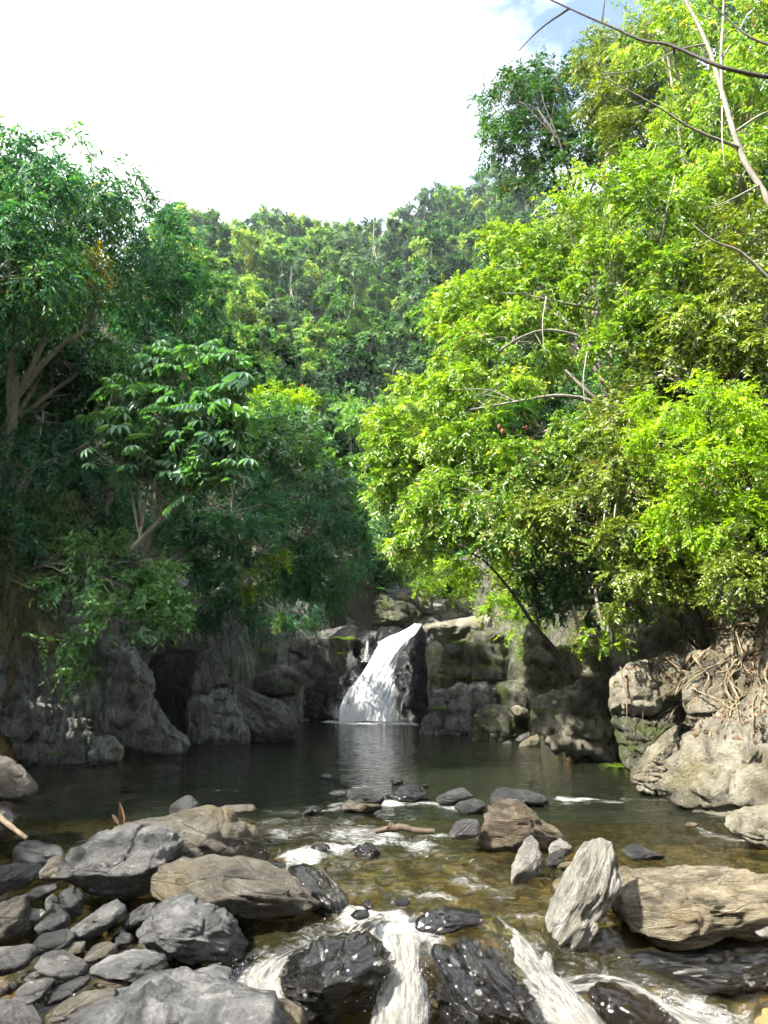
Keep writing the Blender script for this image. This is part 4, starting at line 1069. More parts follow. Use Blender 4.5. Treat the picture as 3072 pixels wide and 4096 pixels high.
rk('rock_outcrop', 'E', [(765, 262), (900, 215), (1005, 192), (1020, 330), (940, 360), (860, 280)], 38.5, 'bank_bright', 'sunlit pale rocks farthest upstream', cat=c_, lvl=4, facets=10)
rk('rock_outcrop', 'E', [(990, 370), (1070, 305), (1200, 263), (1320, 252), (1360, 350), (1220, 385), (1060, 405)], 36.0, 'bank_bright', 'sunlit slab under bushes above the waterfall', cat=c_, lvl=5, facets=10)
rk('rock_outcrop', 'E', [(1370, 300), (1430, 300), (1450, 440), (1400, 470), (1370, 390)], 31.5, 'bank', 'narrow sunlit rock beside the bushes right of the pale slab', cat=c_, lvl=4, facets=8)
rk('rock_outcrop', 'E', [(330, 470), (400, 370), (520, 330), (600, 390), (580, 450), (450, 490)], 35.5, 'cliff_shade', 'shaded rock under the trees left of the mossy upstream rock', cat=c_, lvl=4, facets=8)
# --- right bank
rk('rock_outcrop', 'F', [(200, 625), (260, 590), (330, 690), (480, 750), (565, 890), (550, 990), (420, 1150), (280, 1110), (215, 1060), (195, 900)], 21.2, 'bank', 'sunlit brown rock wall left on the right bank', cat=c_, lvl=5, facets=12, rough=1.3)
rk('rock_outcrop', 'F', [(220, 1065), (330, 1010), (440, 970), (560, 895), (725, 870), (735, 1100), (795, 1250), (825, 1430), (700, 1465), (560, 1430), (400, 1405), (295, 1320), (260, 1190)], 18.9, 'bank_moss', 'layered mossy rock wall rising from the pool at right', cat=c_, lvl=5, facets=14, tk=.7, rough=1.5)
rk('rock_outcrop', 'F', [(728, 905), (830, 843), (945, 792), (998, 960), (1010, 1100), (965, 1175), (880, 1165), (800, 1155), (712, 1110)], 15.5, 'bank_bright', 'bright sunlit block jutting from the right bank', cat=c_, lvl=5, facets=9, tk=.9)
rk('rock_outcrop', 'F', [(710, 1120), (880, 1150), (1000, 1130), (1140, 1020), (1160, 1170), (1040, 1310), (930, 1430), (860, 1530), (800, 1470), (780, 1300)], 15.7, 'cliff_moss', 'shadowed overhang under the bright sunlit block', cat=c_, lvl=5, facets=9)
rk('rock_outcrop', 'F', [(940, 800), (1060, 760), (1200, 800), (1240, 960), (1150, 1060), (1010, 1100)], 15.3, 'bank', 'root-covered rock behind the bright sunlit block', cat=c_, lvl=4, facets=9)
rk('rock_outcrop', 'F', [(842, 1530), (930, 1395), (1040, 1280), (1140, 1180), (1130, 1340), (1070, 1490), (1040, 1640), (940, 1645), (862, 1610)], 14.2, 'bank', 'olive boulder leaning against the huge cream boulder', cat=c_, lvl=6, facets=8)
rk('rock_outcrop', 'F', [(1070, 1400), (1200, 1250), (1330, 1165), (1500, 1030), (1700, 930), (1900, 950), (1900, 2080), (1560, 2030), (1400, 1960), (1270, 1850), (1110, 1770), (1000, 1650), (1040, 1500)], 12.6, 'bank_bright', 'huge cream boulder on the right bank covered in dry leaves', cat=c_, lvl=5, facets=16, tk=.8, rough=1.2)
rk(b, 'C', [(1390, 440), (1500, 368), (1659, 345), (1800, 350), (1800, 620), (1600, 585), (1425, 505)], 10.6, 'bank_bright', 'low white rock at the right edge by the water', lvl=5, facets=9)
rk('rock_outcrop', 'F', [(440, 780), (560, 735), (720, 790), (748, 900), (620, 950), (490, 920)], 17.6, 'bank', 'tan rock above the layered wall under the glossy shrub', cat=c_, lvl=4, facets=9)
rk('rock_outcrop', 'F', [(1300, 650), (1400, 590), (1440, 680), (1400, 740), (1330, 740)], 15.0, 'bank', 'small pale rock caught among the hanging roots', cat=c_, lvl=4)
rk('rock_outcrop', 'F', [(880, 660), (1000, 610), (1090, 640), (1110, 740), (1000, 800), (870, 770)], 18.5, 'cliff_moss', 'grey rock under shrubs behind the bright sunlit block', cat=c_, lvl=4)
rk('rock_outcrop', 'F', [(1180, 760), (1320, 740), (1480, 800), (1659, 760), (1860, 800), (1860, 1060), (1500, 1120), (1300, 1180), (1150, 1150)], 13.9, 'bank', 'brown bank of rock behind the hanging roots', cat=c_, lvl=5, facets=12)

# --- pebbles and gravel (too small to pick apart)
def pebbles(name, n, region, size, mat, label, zoff=.0, seed=1, zf=None):
    r = np.random.default_rng(seed)
    dirs, f = ico(2)
    g = Geo()
    x0, x1, y0, y1 = region
    for k in range(n):
        x, y = r.uniform(x0, x1), r.uniform(y0, y1)
        s = size * r.uniform(.5, 1.3) * np.array((r.uniform(.8, 1.5), r.uniform(.7, 1.1), r.uniform(.35, .7)))
        a = r.uniform(0, 6.28)
        R = np.array(((math.cos(a), -math.sin(a), 0), (math.sin(a), math.cos(a), 0), (0, 0, 1)))
        v = dirs * s * (1 + .16 * r.normal(0, 1, (len(dirs), 1)) * .6)
        z = float(terrain(x, y)) if zf is None else zf(x, y)
        g.add(v @ R.T + np.array((x, y, z + zoff)), f, r.uniform())
    return link(name, g.mesh(name, M[mat], True), label=label, kind='stuff')
pebbles('bar_pebbles', 420, (-4.6, -.9, 6.0, 9.4), .10, 'slate', 'dark pebbles filling the gaps of the stone bar', .03, 3)
pebbles('bed_cobbles', 500, (-1.5, 4.9, 8.6, 12.5), .12, 'golden', 'golden cobbles under the shallow water', .0, 4)
pebbles('bank_cobbles', 60, (2.7, 4.4, 22.0, 24.0), .13, 'cliff_grey', 'loose cobbles at the cleft in the right bank', .06, 5)

# driftwood and a dead leaf
def twig(name, pts, r0, r1, mat, label, cat, sides=8):
    g = Geo()
    p = smooth_path(pts, 5)
    tube(g, p, np.linspace(r0, r1, len(p)) * (1 + .06 * np.sin(np.arange(len(p)) * 1.7)), sides)
    o = np.asarray(pts[0])
    return link(name, g.mesh(name, M[mat], True, o), loc=o, label=label, cat=cat)
def pp(crop, x, y, Y):
    a, b2 = px_of(crop, [(x, y)])[0]
    return P(a, b2, Y)
twig('driftwood_log', [pp('B', 835, 452, 10.1), pp('B', 870, 472, 10.08), pp('B', 920, 466, 10.05), pp('B', 1000, 485, 10.0), pp('B', 1115, 492, 9.95)], .055, .03, 'drift', 'dark driftwood log lying across the rapids', 'log')
twig('driftwood_plank', [pp('B', 755, 492, 10.1), pp('B', 800, 482, 10.1), pp('B', 860, 470, 10.1)], .03, .04, 'drift', 'short golden-brown driftwood end touching the dark log', 'log')
twig('fallen_branch', [pp('A', -60, 345, 9.9), pp('A', 20, 425, 9.8), pp('A', 90, 480, 9.7), pp('A', 165, 535, 9.6)], .04, .025, 'root', 'pale fallen branch propped at the left edge of the bar', 'branch')
g = Geo()
o = pp('A', 745, 455, 9.45)
lp = np.array([pp('A', 745, 455, 9.45), pp('A', 735, 450, 9.45), pp('A', 720, 452, 9.45)])
leaf_arrays(g, lp, np.array([(-.25, 0, 1), (.1, .05, .8), (-.7, 0, .9)]), np.array([(.3, -1, .2)] * 3), np.array([.26, .12, .16]), np.array([.07, .05, .05]), np.array([.25, .5, .15]), fold=.5, droop=.3)
link('dead_leaf', g.mesh('dead_leaf', M['litter'], False, o), loc=o, label='curled brown dead leaf standing on the olive-brown boulder', cat='leaf')

# ------------------------------------------------------------------ surfaces to grow things on
bpy.context.view_layer.update()
DG = bpy.context.evaluated_depsgraph_get()
def surface(px, py, default=15.):
    """point and normal on the rocks or the ground seen at a photograph pixel"""
    d = Vector(ray(px, py)).normalized()
    hit, loc, nor, *_ = scene.ray_cast(DG, Vector((0, 0, CAM_H)), d)
    if hit and loc.y > 6:
        return np.array(loc), np.array(nor)
    return P(px, py, default), np.array((0, -1., .3))
ROOT_PATHS = []
_r = np.random.default_rng(31)
for k in range(55):
    sx = _r.uniform(1400, 1690)
    sy = 1375 + _r.uniform(-35, 60) + max(0, 1480 - sx) * .25
    ex = sx + _r.normal(-25, 70); ey = sy + _r.uniform(40, 190)
    if k % 5 == 0:
        ex = sx - _r.uniform(40, 150); ey = sy + _r.uniform(10, 60)
    n = 9
    ph, am = _r.uniform(0, 6.28), _r.uniform(4, 16)
    ra = _r.choice([.006, .010, .016, .026], p=[.3, .35, .25, .1])
    pts = []
    for t in np.linspace(0, 1, n):
        p_, n_ = surface((sx + (ex - sx) * t + am * math.sin(ph + t * 6)) * 1.8517, (sy + (ey - sy) * t + am * .5 * math.cos(ph + t * 5)) * 1.8517, 14)
        pts.append(p_ + n_ * (ra + .02) + np.array((0, -.03, 0)))
    pts = np.array(pts)
    # bridge the gaps between rocks instead of jumping into them
    for _ in range(2):
        pts[1:-1, 1] = np.minimum(pts[1:-1, 1], (pts[:-2, 1] + pts[2:, 1]) / 2 + .02)
    if np.linalg.norm(np.diff(pts, axis=0), axis=1).max() < 1.2:
        ROOT_PATHS.append((pts, ra))
LITTER = []
for (x0, x1, y0, y1, n) in [(1480, 1659, 1500, 1600, 230), (1440, 1659, 1380, 1500, 300), (1150, 1450, 1380, 1480, 500), (1100, 1160, 1520, 1600, 120), (930, 1120, 1360, 1480, 160), (500, 760, 1340, 1500, 140), (0, 400, 1400, 1640, 120)]:
    for k in range(n):
        p_, n_ = surface(_r.uniform(x0, x1) * 1.8517, _r.uniform(y0, y1) * 1.8517)
        if n_[2] > .25:
            LITTER.append((p_ + n_ * .01, n_))
def grow(crop, x, y, Y):
    a, b_ = px_of(crop, [(x, y)])[0]
    p_, n_ = surface(a, b_, Y)
    return p_ + n_ * .02

# ------------------------------------------------------------------ vegetation
UP = np.array((0., 0., 1.))

def world_blob(b):
    cx, cy, rx, ry, Y = b[:5]
    d = ray(cx * 1.8517, cy * 1.8517)
    s = 1.8517 / F * Y / d[1] * np.linalg.norm(d)
    dep = b[5] if len(b) > 5 else .5 * (rx + ry) * s
    return P(cx * 1.8517, cy * 1.8517, Y), np.array((rx * s, dep, ry * s))

def foliage(geo, r, blobs, n, L, W, droop=.25, clump=.30, per=14, spray=.55, shell=.45, tint=(.5, .16), six=False, outward=.6, flat=.75, cl_n=None, face=0.):
    vol = np.array([np.prod(b[1]) ** (2 / 3.) for b in blobs])
    share = vol / vol.sum()
    tips = []
    for (c, rad), sh in zip(blobs, share):
        ns = max(6, int(n * sh / per))
        nc = cl_n or max(5, int(ns / 22))
        u = norm(r.normal(0, 1, (nc, 3)))
        rr = (shell + (1 - shell) * r.uniform(0, 1, nc) ** .6)[:, None]
        cc = u * rr
        ct = r.normal(0, .13, nc)
        k = r.integers(0, nc, ns)
        loc = cc[k] + norm(r.normal(0, 1, (ns, 3))) * (r.uniform(.15, 1, ns) ** .5)[:, None] * clump * np.array((1, 1, flat))
        o = c + loc * rad
        tips.append(c + cc * rad)
        d = norm(norm(loc - cc[k] * .55 + 1e-6) * outward + r.normal(0, .55, (ns, 3)) + np.array((0, 0, -droop * .6)))
        sp = spray * L * per * .5 * r.uniform(.6, 1.2, ns)
        t = (np.arange(per) + .5) / per
        side = np.cross(d, norm(UP + r.normal(0, .35, (ns, 3))))
        side = norm(side)
        pn = np.cross(side, d)
        pn = np.where(pn[:, 2:3] < 0, -pn, pn)
        pos = o[:, None] + d[:, None] * (sp[:, None] * t[None])[..., None]
        pos[..., 2] -= (t ** 2)[None] * droop * sp[:, None] * .8
        sg = np.where(np.arange(per) % 2 == 0, 1., -1.)
        D = d[:, None] * .55 + side[:, None] * (sg * .85)[None, :, None] + r.normal(0, .22, (ns, per, 3))
        D[..., 2] -= droop * .9
        N = pn[:, None] * (1 - face) + r.normal(0, .38 - .1 * face, (ns, per, 3)) + face * 1.3 * norm(loc / np.maximum(clump, .2) * 0 + norm(loc))[:, None]
        ln = L * r.uniform(.45, 1.25, (ns, per)) * r.uniform(.8, 1.15, (ns, 1))
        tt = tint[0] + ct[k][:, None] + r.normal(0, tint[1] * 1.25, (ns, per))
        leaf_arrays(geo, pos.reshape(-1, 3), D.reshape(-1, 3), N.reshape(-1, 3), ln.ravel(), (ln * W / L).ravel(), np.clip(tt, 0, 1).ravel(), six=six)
    return tips

TREEN = [0]
def plant(name, label, cat, blobs, leaf, n, L, W, base=None, bark='bark_grey', r0=.14, limbs=(), group=None, twigs=.6, world=False, hidden_trunk=False, **kw):
    """trunk with limbs reaching into every mass of leaves, and a crown of leaf sprays"""
    TREEN[0] += 1
    r = np.random.default_rng(TREEN[0] * 101 + 3)
    wb = blobs if world else [world_blob(b) for b in blobs]
    ctr = np.mean([b[0] for b in wb], 0)
    if base is None:
        base = (ctr[0], ctr[1])
    if len(base) == 2:
        bx, by = base
        xl_, xr_ = np.interp(by, *BXL), np.interp(by, *BXR)
        if bx < (xl_ + xr_) / 2: bx = min(bx, xl_ - 1.0)
        else: bx = max(bx, xr_ + 1.0)
        base = (bx, by)
        base = np.array((base[0], base[1], float(terrain(base[0], base[1])) - .15))
    base = np.asarray(base, float)
    if not world:
        n, L, W = int(n * 1.4), L * .87, W * .9
    g = Geo()
    tips = foliage(g, r, wb, n, L, W, **kw)
    w = Geo()
    fork = base + (ctr - base) * .55 + np.array((0, 0, .1 * np.linalg.norm(ctr - base)))
    tr = bend(base, fork, r, 8, 0, .05)
    tube(w, tr, np.linspace(r0, r0 * .7, 8), 8)
    for (c, rad), tp in zip(wb, tips):
        st = tr[r.integers(4, 8)]
        m = bend(st, c, r, 7, -.06, .07)
        tube(w, m, np.linspace(r0 * .55, r0 * .25, 7), 6)
        for q in tp:
            if r.uniform() < twigs:
                a = m[r.integers(3, 7)]
                tube(w, bend(a, q, r, 5, -.05, .09), np.linspace(r0 * .2, r0 * .05, 5), 4)
    for pts, ra, rb in limbs:
        p = smooth_path(pts, 5)
        tube(w, p, np.linspace(ra, rb, len(p)) * .7, 7)
    root = link(name, None, loc=base, label=label, cat=cat, group=group)
    root.empty_display_size = .2
    link('trunk' if cat == 'tree' else 'stem', w.mesh('trunk', M[bark], True, base), parent=root)
    link('crown' if cat == 'tree' else 'leaves', g.mesh('crown', M[leaf], False, base), parent=root, kind='stuff')
    return root

def ppx(x, y, Y):
    return P(x, y, Y)
def ds(x, y, Y):
    return P(x * 1.8517, y * 1.8517, Y)

tree = lambda label, blobs, leaf, n, L, W, **k: plant('tree', label, 'tree', blobs, leaf, n, L, W, **k)
shrub = lambda label, blobs, leaf, n, L, W, **k: plant('shrub', label, 'shrub', blobs, leaf, n, L, W, **k)

# --- left bank, in shade
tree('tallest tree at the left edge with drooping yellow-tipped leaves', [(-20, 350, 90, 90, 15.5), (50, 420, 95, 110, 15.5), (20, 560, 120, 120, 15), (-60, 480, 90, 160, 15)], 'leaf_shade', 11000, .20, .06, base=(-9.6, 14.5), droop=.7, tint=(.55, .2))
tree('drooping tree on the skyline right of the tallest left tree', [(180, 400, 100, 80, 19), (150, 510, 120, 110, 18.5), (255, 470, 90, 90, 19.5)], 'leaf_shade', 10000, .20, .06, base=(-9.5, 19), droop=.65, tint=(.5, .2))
tree('hanging foliage coloured backlit yellow below the left skyline', [(120, 540, 80, 60, 17.0), (60, 620, 70, 50, 16.5), (205, 600, 45, 40, 17.5)], 'leaf_backlit', 2600, .19, .06, base=(-9.2, 17.5), droop=.75, tint=(.5, .22))
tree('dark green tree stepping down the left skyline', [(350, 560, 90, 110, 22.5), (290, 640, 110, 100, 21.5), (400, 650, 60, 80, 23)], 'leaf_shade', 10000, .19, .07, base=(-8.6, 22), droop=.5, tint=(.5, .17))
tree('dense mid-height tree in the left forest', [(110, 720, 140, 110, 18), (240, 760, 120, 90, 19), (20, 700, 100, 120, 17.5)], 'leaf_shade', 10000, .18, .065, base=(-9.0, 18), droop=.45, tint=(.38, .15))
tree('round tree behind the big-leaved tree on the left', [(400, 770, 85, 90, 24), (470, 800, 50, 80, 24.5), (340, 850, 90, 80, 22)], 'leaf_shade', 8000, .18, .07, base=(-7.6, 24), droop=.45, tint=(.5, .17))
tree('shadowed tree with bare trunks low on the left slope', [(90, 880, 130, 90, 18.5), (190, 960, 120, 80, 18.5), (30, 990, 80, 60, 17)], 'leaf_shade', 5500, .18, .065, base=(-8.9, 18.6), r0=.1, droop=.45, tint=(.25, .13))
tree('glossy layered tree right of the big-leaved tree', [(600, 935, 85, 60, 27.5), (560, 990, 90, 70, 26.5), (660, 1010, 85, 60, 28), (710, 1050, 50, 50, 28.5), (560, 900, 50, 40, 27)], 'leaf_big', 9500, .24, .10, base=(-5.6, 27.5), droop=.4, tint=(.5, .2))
tree('tree coloured lime for a sunlit top behind the layered tree', [(590, 868, 65, 36, 31), (620, 900, 60, 40, 31.5)], 'leaf_lime', 2600, .24, .09, base=(-5.2, 31), droop=.3, tint=(.55, .15))  # lime leaf colour stands for sun on the tree top
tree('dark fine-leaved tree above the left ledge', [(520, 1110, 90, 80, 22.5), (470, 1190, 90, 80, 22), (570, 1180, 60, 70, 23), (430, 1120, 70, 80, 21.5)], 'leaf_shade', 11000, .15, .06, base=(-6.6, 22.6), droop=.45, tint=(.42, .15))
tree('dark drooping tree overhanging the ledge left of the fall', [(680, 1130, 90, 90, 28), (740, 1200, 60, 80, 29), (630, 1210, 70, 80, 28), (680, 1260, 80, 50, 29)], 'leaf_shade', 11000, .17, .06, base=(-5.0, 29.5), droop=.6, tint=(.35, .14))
tree('bright green leaning bush over the tall rock pillar', [(225, 1200, 75, 38, 16.8), (300, 1215, 60, 40, 17.2), (180, 1255, 60, 30, 16.4), (250, 1280, 85, 38, 16.4), (330, 1310, 55, 45, 16.6), (270, 1345, 55, 40, 16.2), (360, 1290, 35, 25, 16.8)], 'leaf_bush', 5200, .17, .07, base=(-7.6, 17.5), r0=.05, droop=.4, tint=(.55, .18), outward=.8)
shrub('small shrub growing from the rock under the bush', [(130, 1390, 45, 22, 16.2), (165, 1450, 30, 14, 16.5)], 'leaf_bush', 700, .14, .06, base=ds(150, 1430, 17.2), r0=.02, droop=.4)
shrub('yellow-green shrub on the far ledge under the dark tree', [(560, 1255, 35, 30, 22.6), (600, 1210, 22, 25, 23)], 'leaf_lime', 800, .15, .06, base=(-6.2, 23), r0=.03, droop=.4, tint=(.4, .2))
shrub('low dark shrub on top of the left ledge', [(520, 1310, 80, 45, 25), (440, 1290, 60, 50, 24)], 'leaf_shade', 3000, .15, .06, base=(-6.2, 25.5), r0=.03, droop=.5, tint=(.4, .15))
shrub('low leafy shrub on the ledge beside the fall', [(640, 1320, 60, 25, 30.5), (570, 1345, 50, 18, 29)], 'leaf_shade', 1600, .15, .06, base=(-4.4, 31.5), r0=.03, droop=.5, tint=(.55, .15))
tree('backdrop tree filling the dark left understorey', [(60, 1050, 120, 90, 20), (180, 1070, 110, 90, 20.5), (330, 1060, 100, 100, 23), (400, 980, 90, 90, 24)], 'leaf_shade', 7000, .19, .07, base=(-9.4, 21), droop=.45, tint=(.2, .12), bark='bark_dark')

shrub('dark shrub on the grassy bank at the left edge', [(30, 1110, 80, 55, 17.4), (95, 1160, 55, 40, 17.3), (20, 1220, 60, 45, 17.2)], 'leaf_shade', 3600, .15, .055, base=(-9.6, 18), r0=.03, droop=.5, tint=(.35, .15))
tree('dark tree in the gap between the ledge trees', [(620, 1140, 80, 70, 26), (590, 1230, 70, 55, 26.5), (690, 1270, 60, 35, 29), (500, 1050, 70, 60, 25.5)], 'leaf_shade', 8000, .16, .06, base=(-6.4, 27), droop=.5, tint=(.4, .15))
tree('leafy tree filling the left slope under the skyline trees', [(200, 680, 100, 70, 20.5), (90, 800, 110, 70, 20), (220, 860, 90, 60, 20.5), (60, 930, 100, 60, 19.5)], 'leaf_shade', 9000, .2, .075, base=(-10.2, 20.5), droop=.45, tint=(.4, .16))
for k, (x, y, h) in enumerate([(-6.5, -9, 12), (-1.5, -11, 13), (3.5, -10, 12)]):  # trees out of view, added to cut fill light from behind
    tree('added shading tree downstream behind the viewpoint, %s from the left bank' % ['first', 'second', 'third', 'fourth', 'fifth'][k],
         [(np.array((x, y, h - 2.5)), np.array((2.8, 2.4, 2.8))), (np.array((x + 1.3, y + .4, h - 5.5)), np.array((2.6, 2.2, 2.6))), (np.array((x - 1.2, y, h - 8.)), np.array((2.6, 2.2, 2.4)))],
         'leaf_shade', 3600, .34, .16, base=(x, y, float(terrain(x, y)) - .1), world=True, droop=.4, twigs=.2, per=10, six=False)

# the big-leaved tree: pale leaning stems with umbrella sprays of leaflets, each spray a part
def big_leaf_tree():
    r = np.random.default_rng(77)
    base = ds(285, 1185, 16.6)
    root = link('big_leaved_tree', None, loc=base, label='big-leaved tree with pale leaning stems and umbrella leaf sprays', cat='tree')
    w = Geo()
    stems = [[(285, 1185, 16.6), (360, 1110, 16.3), (430, 1040, 16.0), (478, 970, 15.8), (520, 900, 15.7)],
             [(300, 1170, 16.6), (330, 1000, 16.6), (370, 860, 16.5), (425, 745, 16.4)],
             [(305, 1160, 16.7), (300, 980, 16.9), (340, 830, 16.8), (360, 760, 16.8)],
             [(340, 1120, 16.5), (400, 950, 16.2), (450, 830, 16.0), (490, 790, 15.9)],
             [(300, 1150, 16.6), (270, 1010, 16.4), (235, 960, 16.2)]]
    for k, s in enumerate(stems):
        p = smooth_path([ds(*q) for q in s], 6)
        tube(w, p, np.linspace(  .06 if k == 0 else .035, .014, len(p)), 8)
    # sprays
    g = Geo()
    nl = 9
    a = np.arange(nl) / nl * 2 * math.pi
    D = np.stack([np.cos(a), np.sin(a), np.full(nl, -.5)], -1)
    leaf_arrays(g, D * .03, D, np.tile(UP, (nl, 1)), np.full(nl, .27), np.full(nl, .10), np.full(nl, .5) + .12 * np.sin(a * 3), fold=.2, droop=.22)
    sp_m = g.mesh('leaf_spray', M['leaf_big'])
    g2 = Geo()
    t = np.repeat(np.linspace(.15, 1, 7), 2)
    sg = np.tile((1., -1.), 7)
    pos = np.stack([t * .55, sg * .02, -.18 * t ** 2], -1)
    D2 = np.stack([np.full(14, .45), sg * .9, np.full(14, -.25)], -1)
    leaf_arrays(g2, pos, D2, np.tile(UP, (14, 1)), np.full(14, .22), np.full(14, .085), np.linspace(.3, .75, 14), fold=.2, droop=.3)
    sp_m2 = g2.mesh('leaf_spray', M['leaf_big'])
    spots = []
    zones = [(370, 770, 75, 45, 16.5), (450, 765, 55, 35, 16.2), (300, 840, 65, 30, 16.4), (390, 850, 80, 50, 16.1), (480, 860, 55, 60, 15.8), (270, 950, 70, 35, 16.1),
             (360, 930, 80, 50, 16.2), (470, 950, 60, 55, 15.7), (410, 1010, 70, 45, 16.0), (310, 1010, 60, 40, 16.2), (500, 1010, 35, 50, 15.8), (240, 890, 40, 25, 16.2), (520, 800, 30, 40, 16)]
    for (cx, cy, rx, ry, Y) in zones:
        n = int(max(14, rx * ry / 95))
        for k in range(n):
            q = r.normal(0, .5, 2)
            p = ds(cx + q[0] * rx, cy + q[1] * ry, Y - .5 + r.normal(0, .35))
            spots.append(p)
    stem_pts = np.concatenate([smooth_path([ds(*q) for q in s], 6)[6:] for s in stems])
    for p in spots:
        i = np.argmin(np.linalg.norm(stem_pts - p - np.array((0, 0, -.3)), axis=1))
        tube(w, bend(stem_pts[i], p, r, 4, -.05, .06), np.linspace(.016, .007, 4), 4)
    link('trunk', w.mesh('trunk', M['bark_grey'], True, base), parent=root)
    for k, p in enumerate(spots):
        o = link('leaf_spray', sp_m if k % 9 else sp_m2, parent=root, loc=p - base, rot=(r.normal(-.15, .28), r.normal(0, .28), r.uniform(0, 6.28)))
        s = r.uniform(.75, 1.2)
        o.scale = (s, s, s)
big_leaf_tree()

# off to the left the same bank goes on: the trees that shade the bar and the pool
for k, (x, y, h) in enumerate([(-10.8, 11.5, 12), (-10.5, 6.6, 7.5), (-11.5, 2.5, 8), (-10.5, -2, 8)]):
    tree(['shade tree on the left bank beside the pool', 'shade tree on the left bank beside the stone bar', 'shade tree on the left bank downstream of the bar', 'shade tree farthest downstream on the left bank'][k],
         [(np.array((x, y, h - 2.5)), np.array((2.6, 2.8, 2.6))), (np.array((x + 1.3, y + .6, h - 5)), np.array((2.6, 2.6, 2.4))), (np.array((x - .5, y - .8, h - 7)), np.array((2.6, 2.6, 2.4)))],
         'leaf_shade', 6500, .24, .10, base=(x, y), world=True, droop=.4, twigs=.3, per=12)

k = 0
for x in (-15.5, -19.5):  # trees out of view, added to keep the sun off the left bank
    for y in (-6, -1.5, 3, 8, 12, 16, 20, 24):
        k += 1
        zg = float(terrain(x, y)); h = ((14.5 if x > -18 else 17.) if y < 5 else (20. if x > -18 else 23.)) - zg  # heights set to block the sun upstream and let it pass downstream
        tree('added shading tree %s up the left slope, %s of its row counting from downstream' % ('part way' if x > -18 else 'high', ['first', 'second', 'third', 'fourth', 'fifth', 'sixth', 'seventh', 'last'][(k - 1) % 8]),
             [(np.array((x, y, zg + h - 2.2)), np.array((2.6, 2.7, 2.4))), (np.array((x + .8, y + .5, zg + h - 5)), np.array((2.4, 2.6, 2.4)))],
             'leaf_shade', 3000, .34, .16, base=(x, y), world=True, droop=.4, twigs=.2, per=10, six=False)
# --- right bank, in the sun
lim = [([ppx(2605, 1725, 18), ppx(2560, 1640, 18.1), ppx(2440, 1450, 18.3), ppx(2395, 1300, 18.4), ppx(2375, 1100, 18.5), ppx(2380, 860, 18.6)], .15, .04),
       ([ppx(2590, 1730, 17.9), ppx(2480, 1650, 17.7), ppx(2400, 1610, 17.5), ppx(2330, 1550, 17.4), ppx(2260, 1480, 17.4)], .13, .05),
       ([ppx(2420, 1400, 18.2), ppx(2300, 1340, 17.9), ppx(2180, 1320, 17.7), ppx(2080, 1350, 17.6), ppx(2000, 1400, 17.5)], .06, .02),
       ([ppx(2390, 1240, 18.3), ppx(2250, 1210, 18.2), ppx(2100, 1180, 18.2), ppx(2000, 1170, 18.2)], .05, .015),
       ([ppx(2380, 1200, 18.2), ppx(2300, 1140, 18), ppx(2260, 1070, 18)], .05, .015)]
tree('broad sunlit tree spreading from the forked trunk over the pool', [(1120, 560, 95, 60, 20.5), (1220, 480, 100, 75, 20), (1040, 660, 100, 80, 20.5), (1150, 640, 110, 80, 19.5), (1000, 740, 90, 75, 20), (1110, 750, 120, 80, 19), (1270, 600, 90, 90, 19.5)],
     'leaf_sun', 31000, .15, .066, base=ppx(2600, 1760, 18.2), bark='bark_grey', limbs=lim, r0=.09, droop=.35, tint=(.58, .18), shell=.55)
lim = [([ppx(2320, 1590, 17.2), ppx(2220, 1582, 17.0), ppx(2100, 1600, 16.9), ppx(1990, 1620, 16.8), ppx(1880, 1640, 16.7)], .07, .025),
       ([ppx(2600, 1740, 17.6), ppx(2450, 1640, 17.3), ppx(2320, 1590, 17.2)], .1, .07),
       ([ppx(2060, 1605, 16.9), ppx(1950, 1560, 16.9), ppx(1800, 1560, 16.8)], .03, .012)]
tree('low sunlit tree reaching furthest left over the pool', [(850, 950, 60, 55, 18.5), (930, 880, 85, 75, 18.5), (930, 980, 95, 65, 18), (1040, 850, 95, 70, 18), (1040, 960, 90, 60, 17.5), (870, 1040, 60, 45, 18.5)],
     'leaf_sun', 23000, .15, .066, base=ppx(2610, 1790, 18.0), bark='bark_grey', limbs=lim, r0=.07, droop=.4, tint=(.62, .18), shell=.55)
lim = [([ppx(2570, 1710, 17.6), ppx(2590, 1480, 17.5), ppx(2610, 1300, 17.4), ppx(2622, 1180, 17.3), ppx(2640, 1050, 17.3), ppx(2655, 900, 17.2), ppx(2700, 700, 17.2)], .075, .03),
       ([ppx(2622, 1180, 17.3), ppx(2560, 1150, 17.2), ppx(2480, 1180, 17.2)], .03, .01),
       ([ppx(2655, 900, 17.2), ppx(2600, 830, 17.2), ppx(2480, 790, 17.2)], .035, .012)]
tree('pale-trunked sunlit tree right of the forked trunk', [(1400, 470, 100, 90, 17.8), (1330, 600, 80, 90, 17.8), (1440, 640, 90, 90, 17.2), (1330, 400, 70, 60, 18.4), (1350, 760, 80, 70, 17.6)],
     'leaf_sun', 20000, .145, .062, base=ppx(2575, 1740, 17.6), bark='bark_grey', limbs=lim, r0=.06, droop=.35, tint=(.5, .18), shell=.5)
tree('olive tree between pale trunk and right edge', [(1530, 700, 100, 110, 16.5), (1600, 820, 80, 100, 16), (1480, 800, 90, 80, 16.5), (1620, 620, 80, 110, 16.5), (1560, 540, 90, 80, 17.5)],
     'leaf_olive', 18000, .16, .065, bark='bark_pale', base=(7.6, 16.6), droop=.4, tint=(.55, .18), shell=.5)
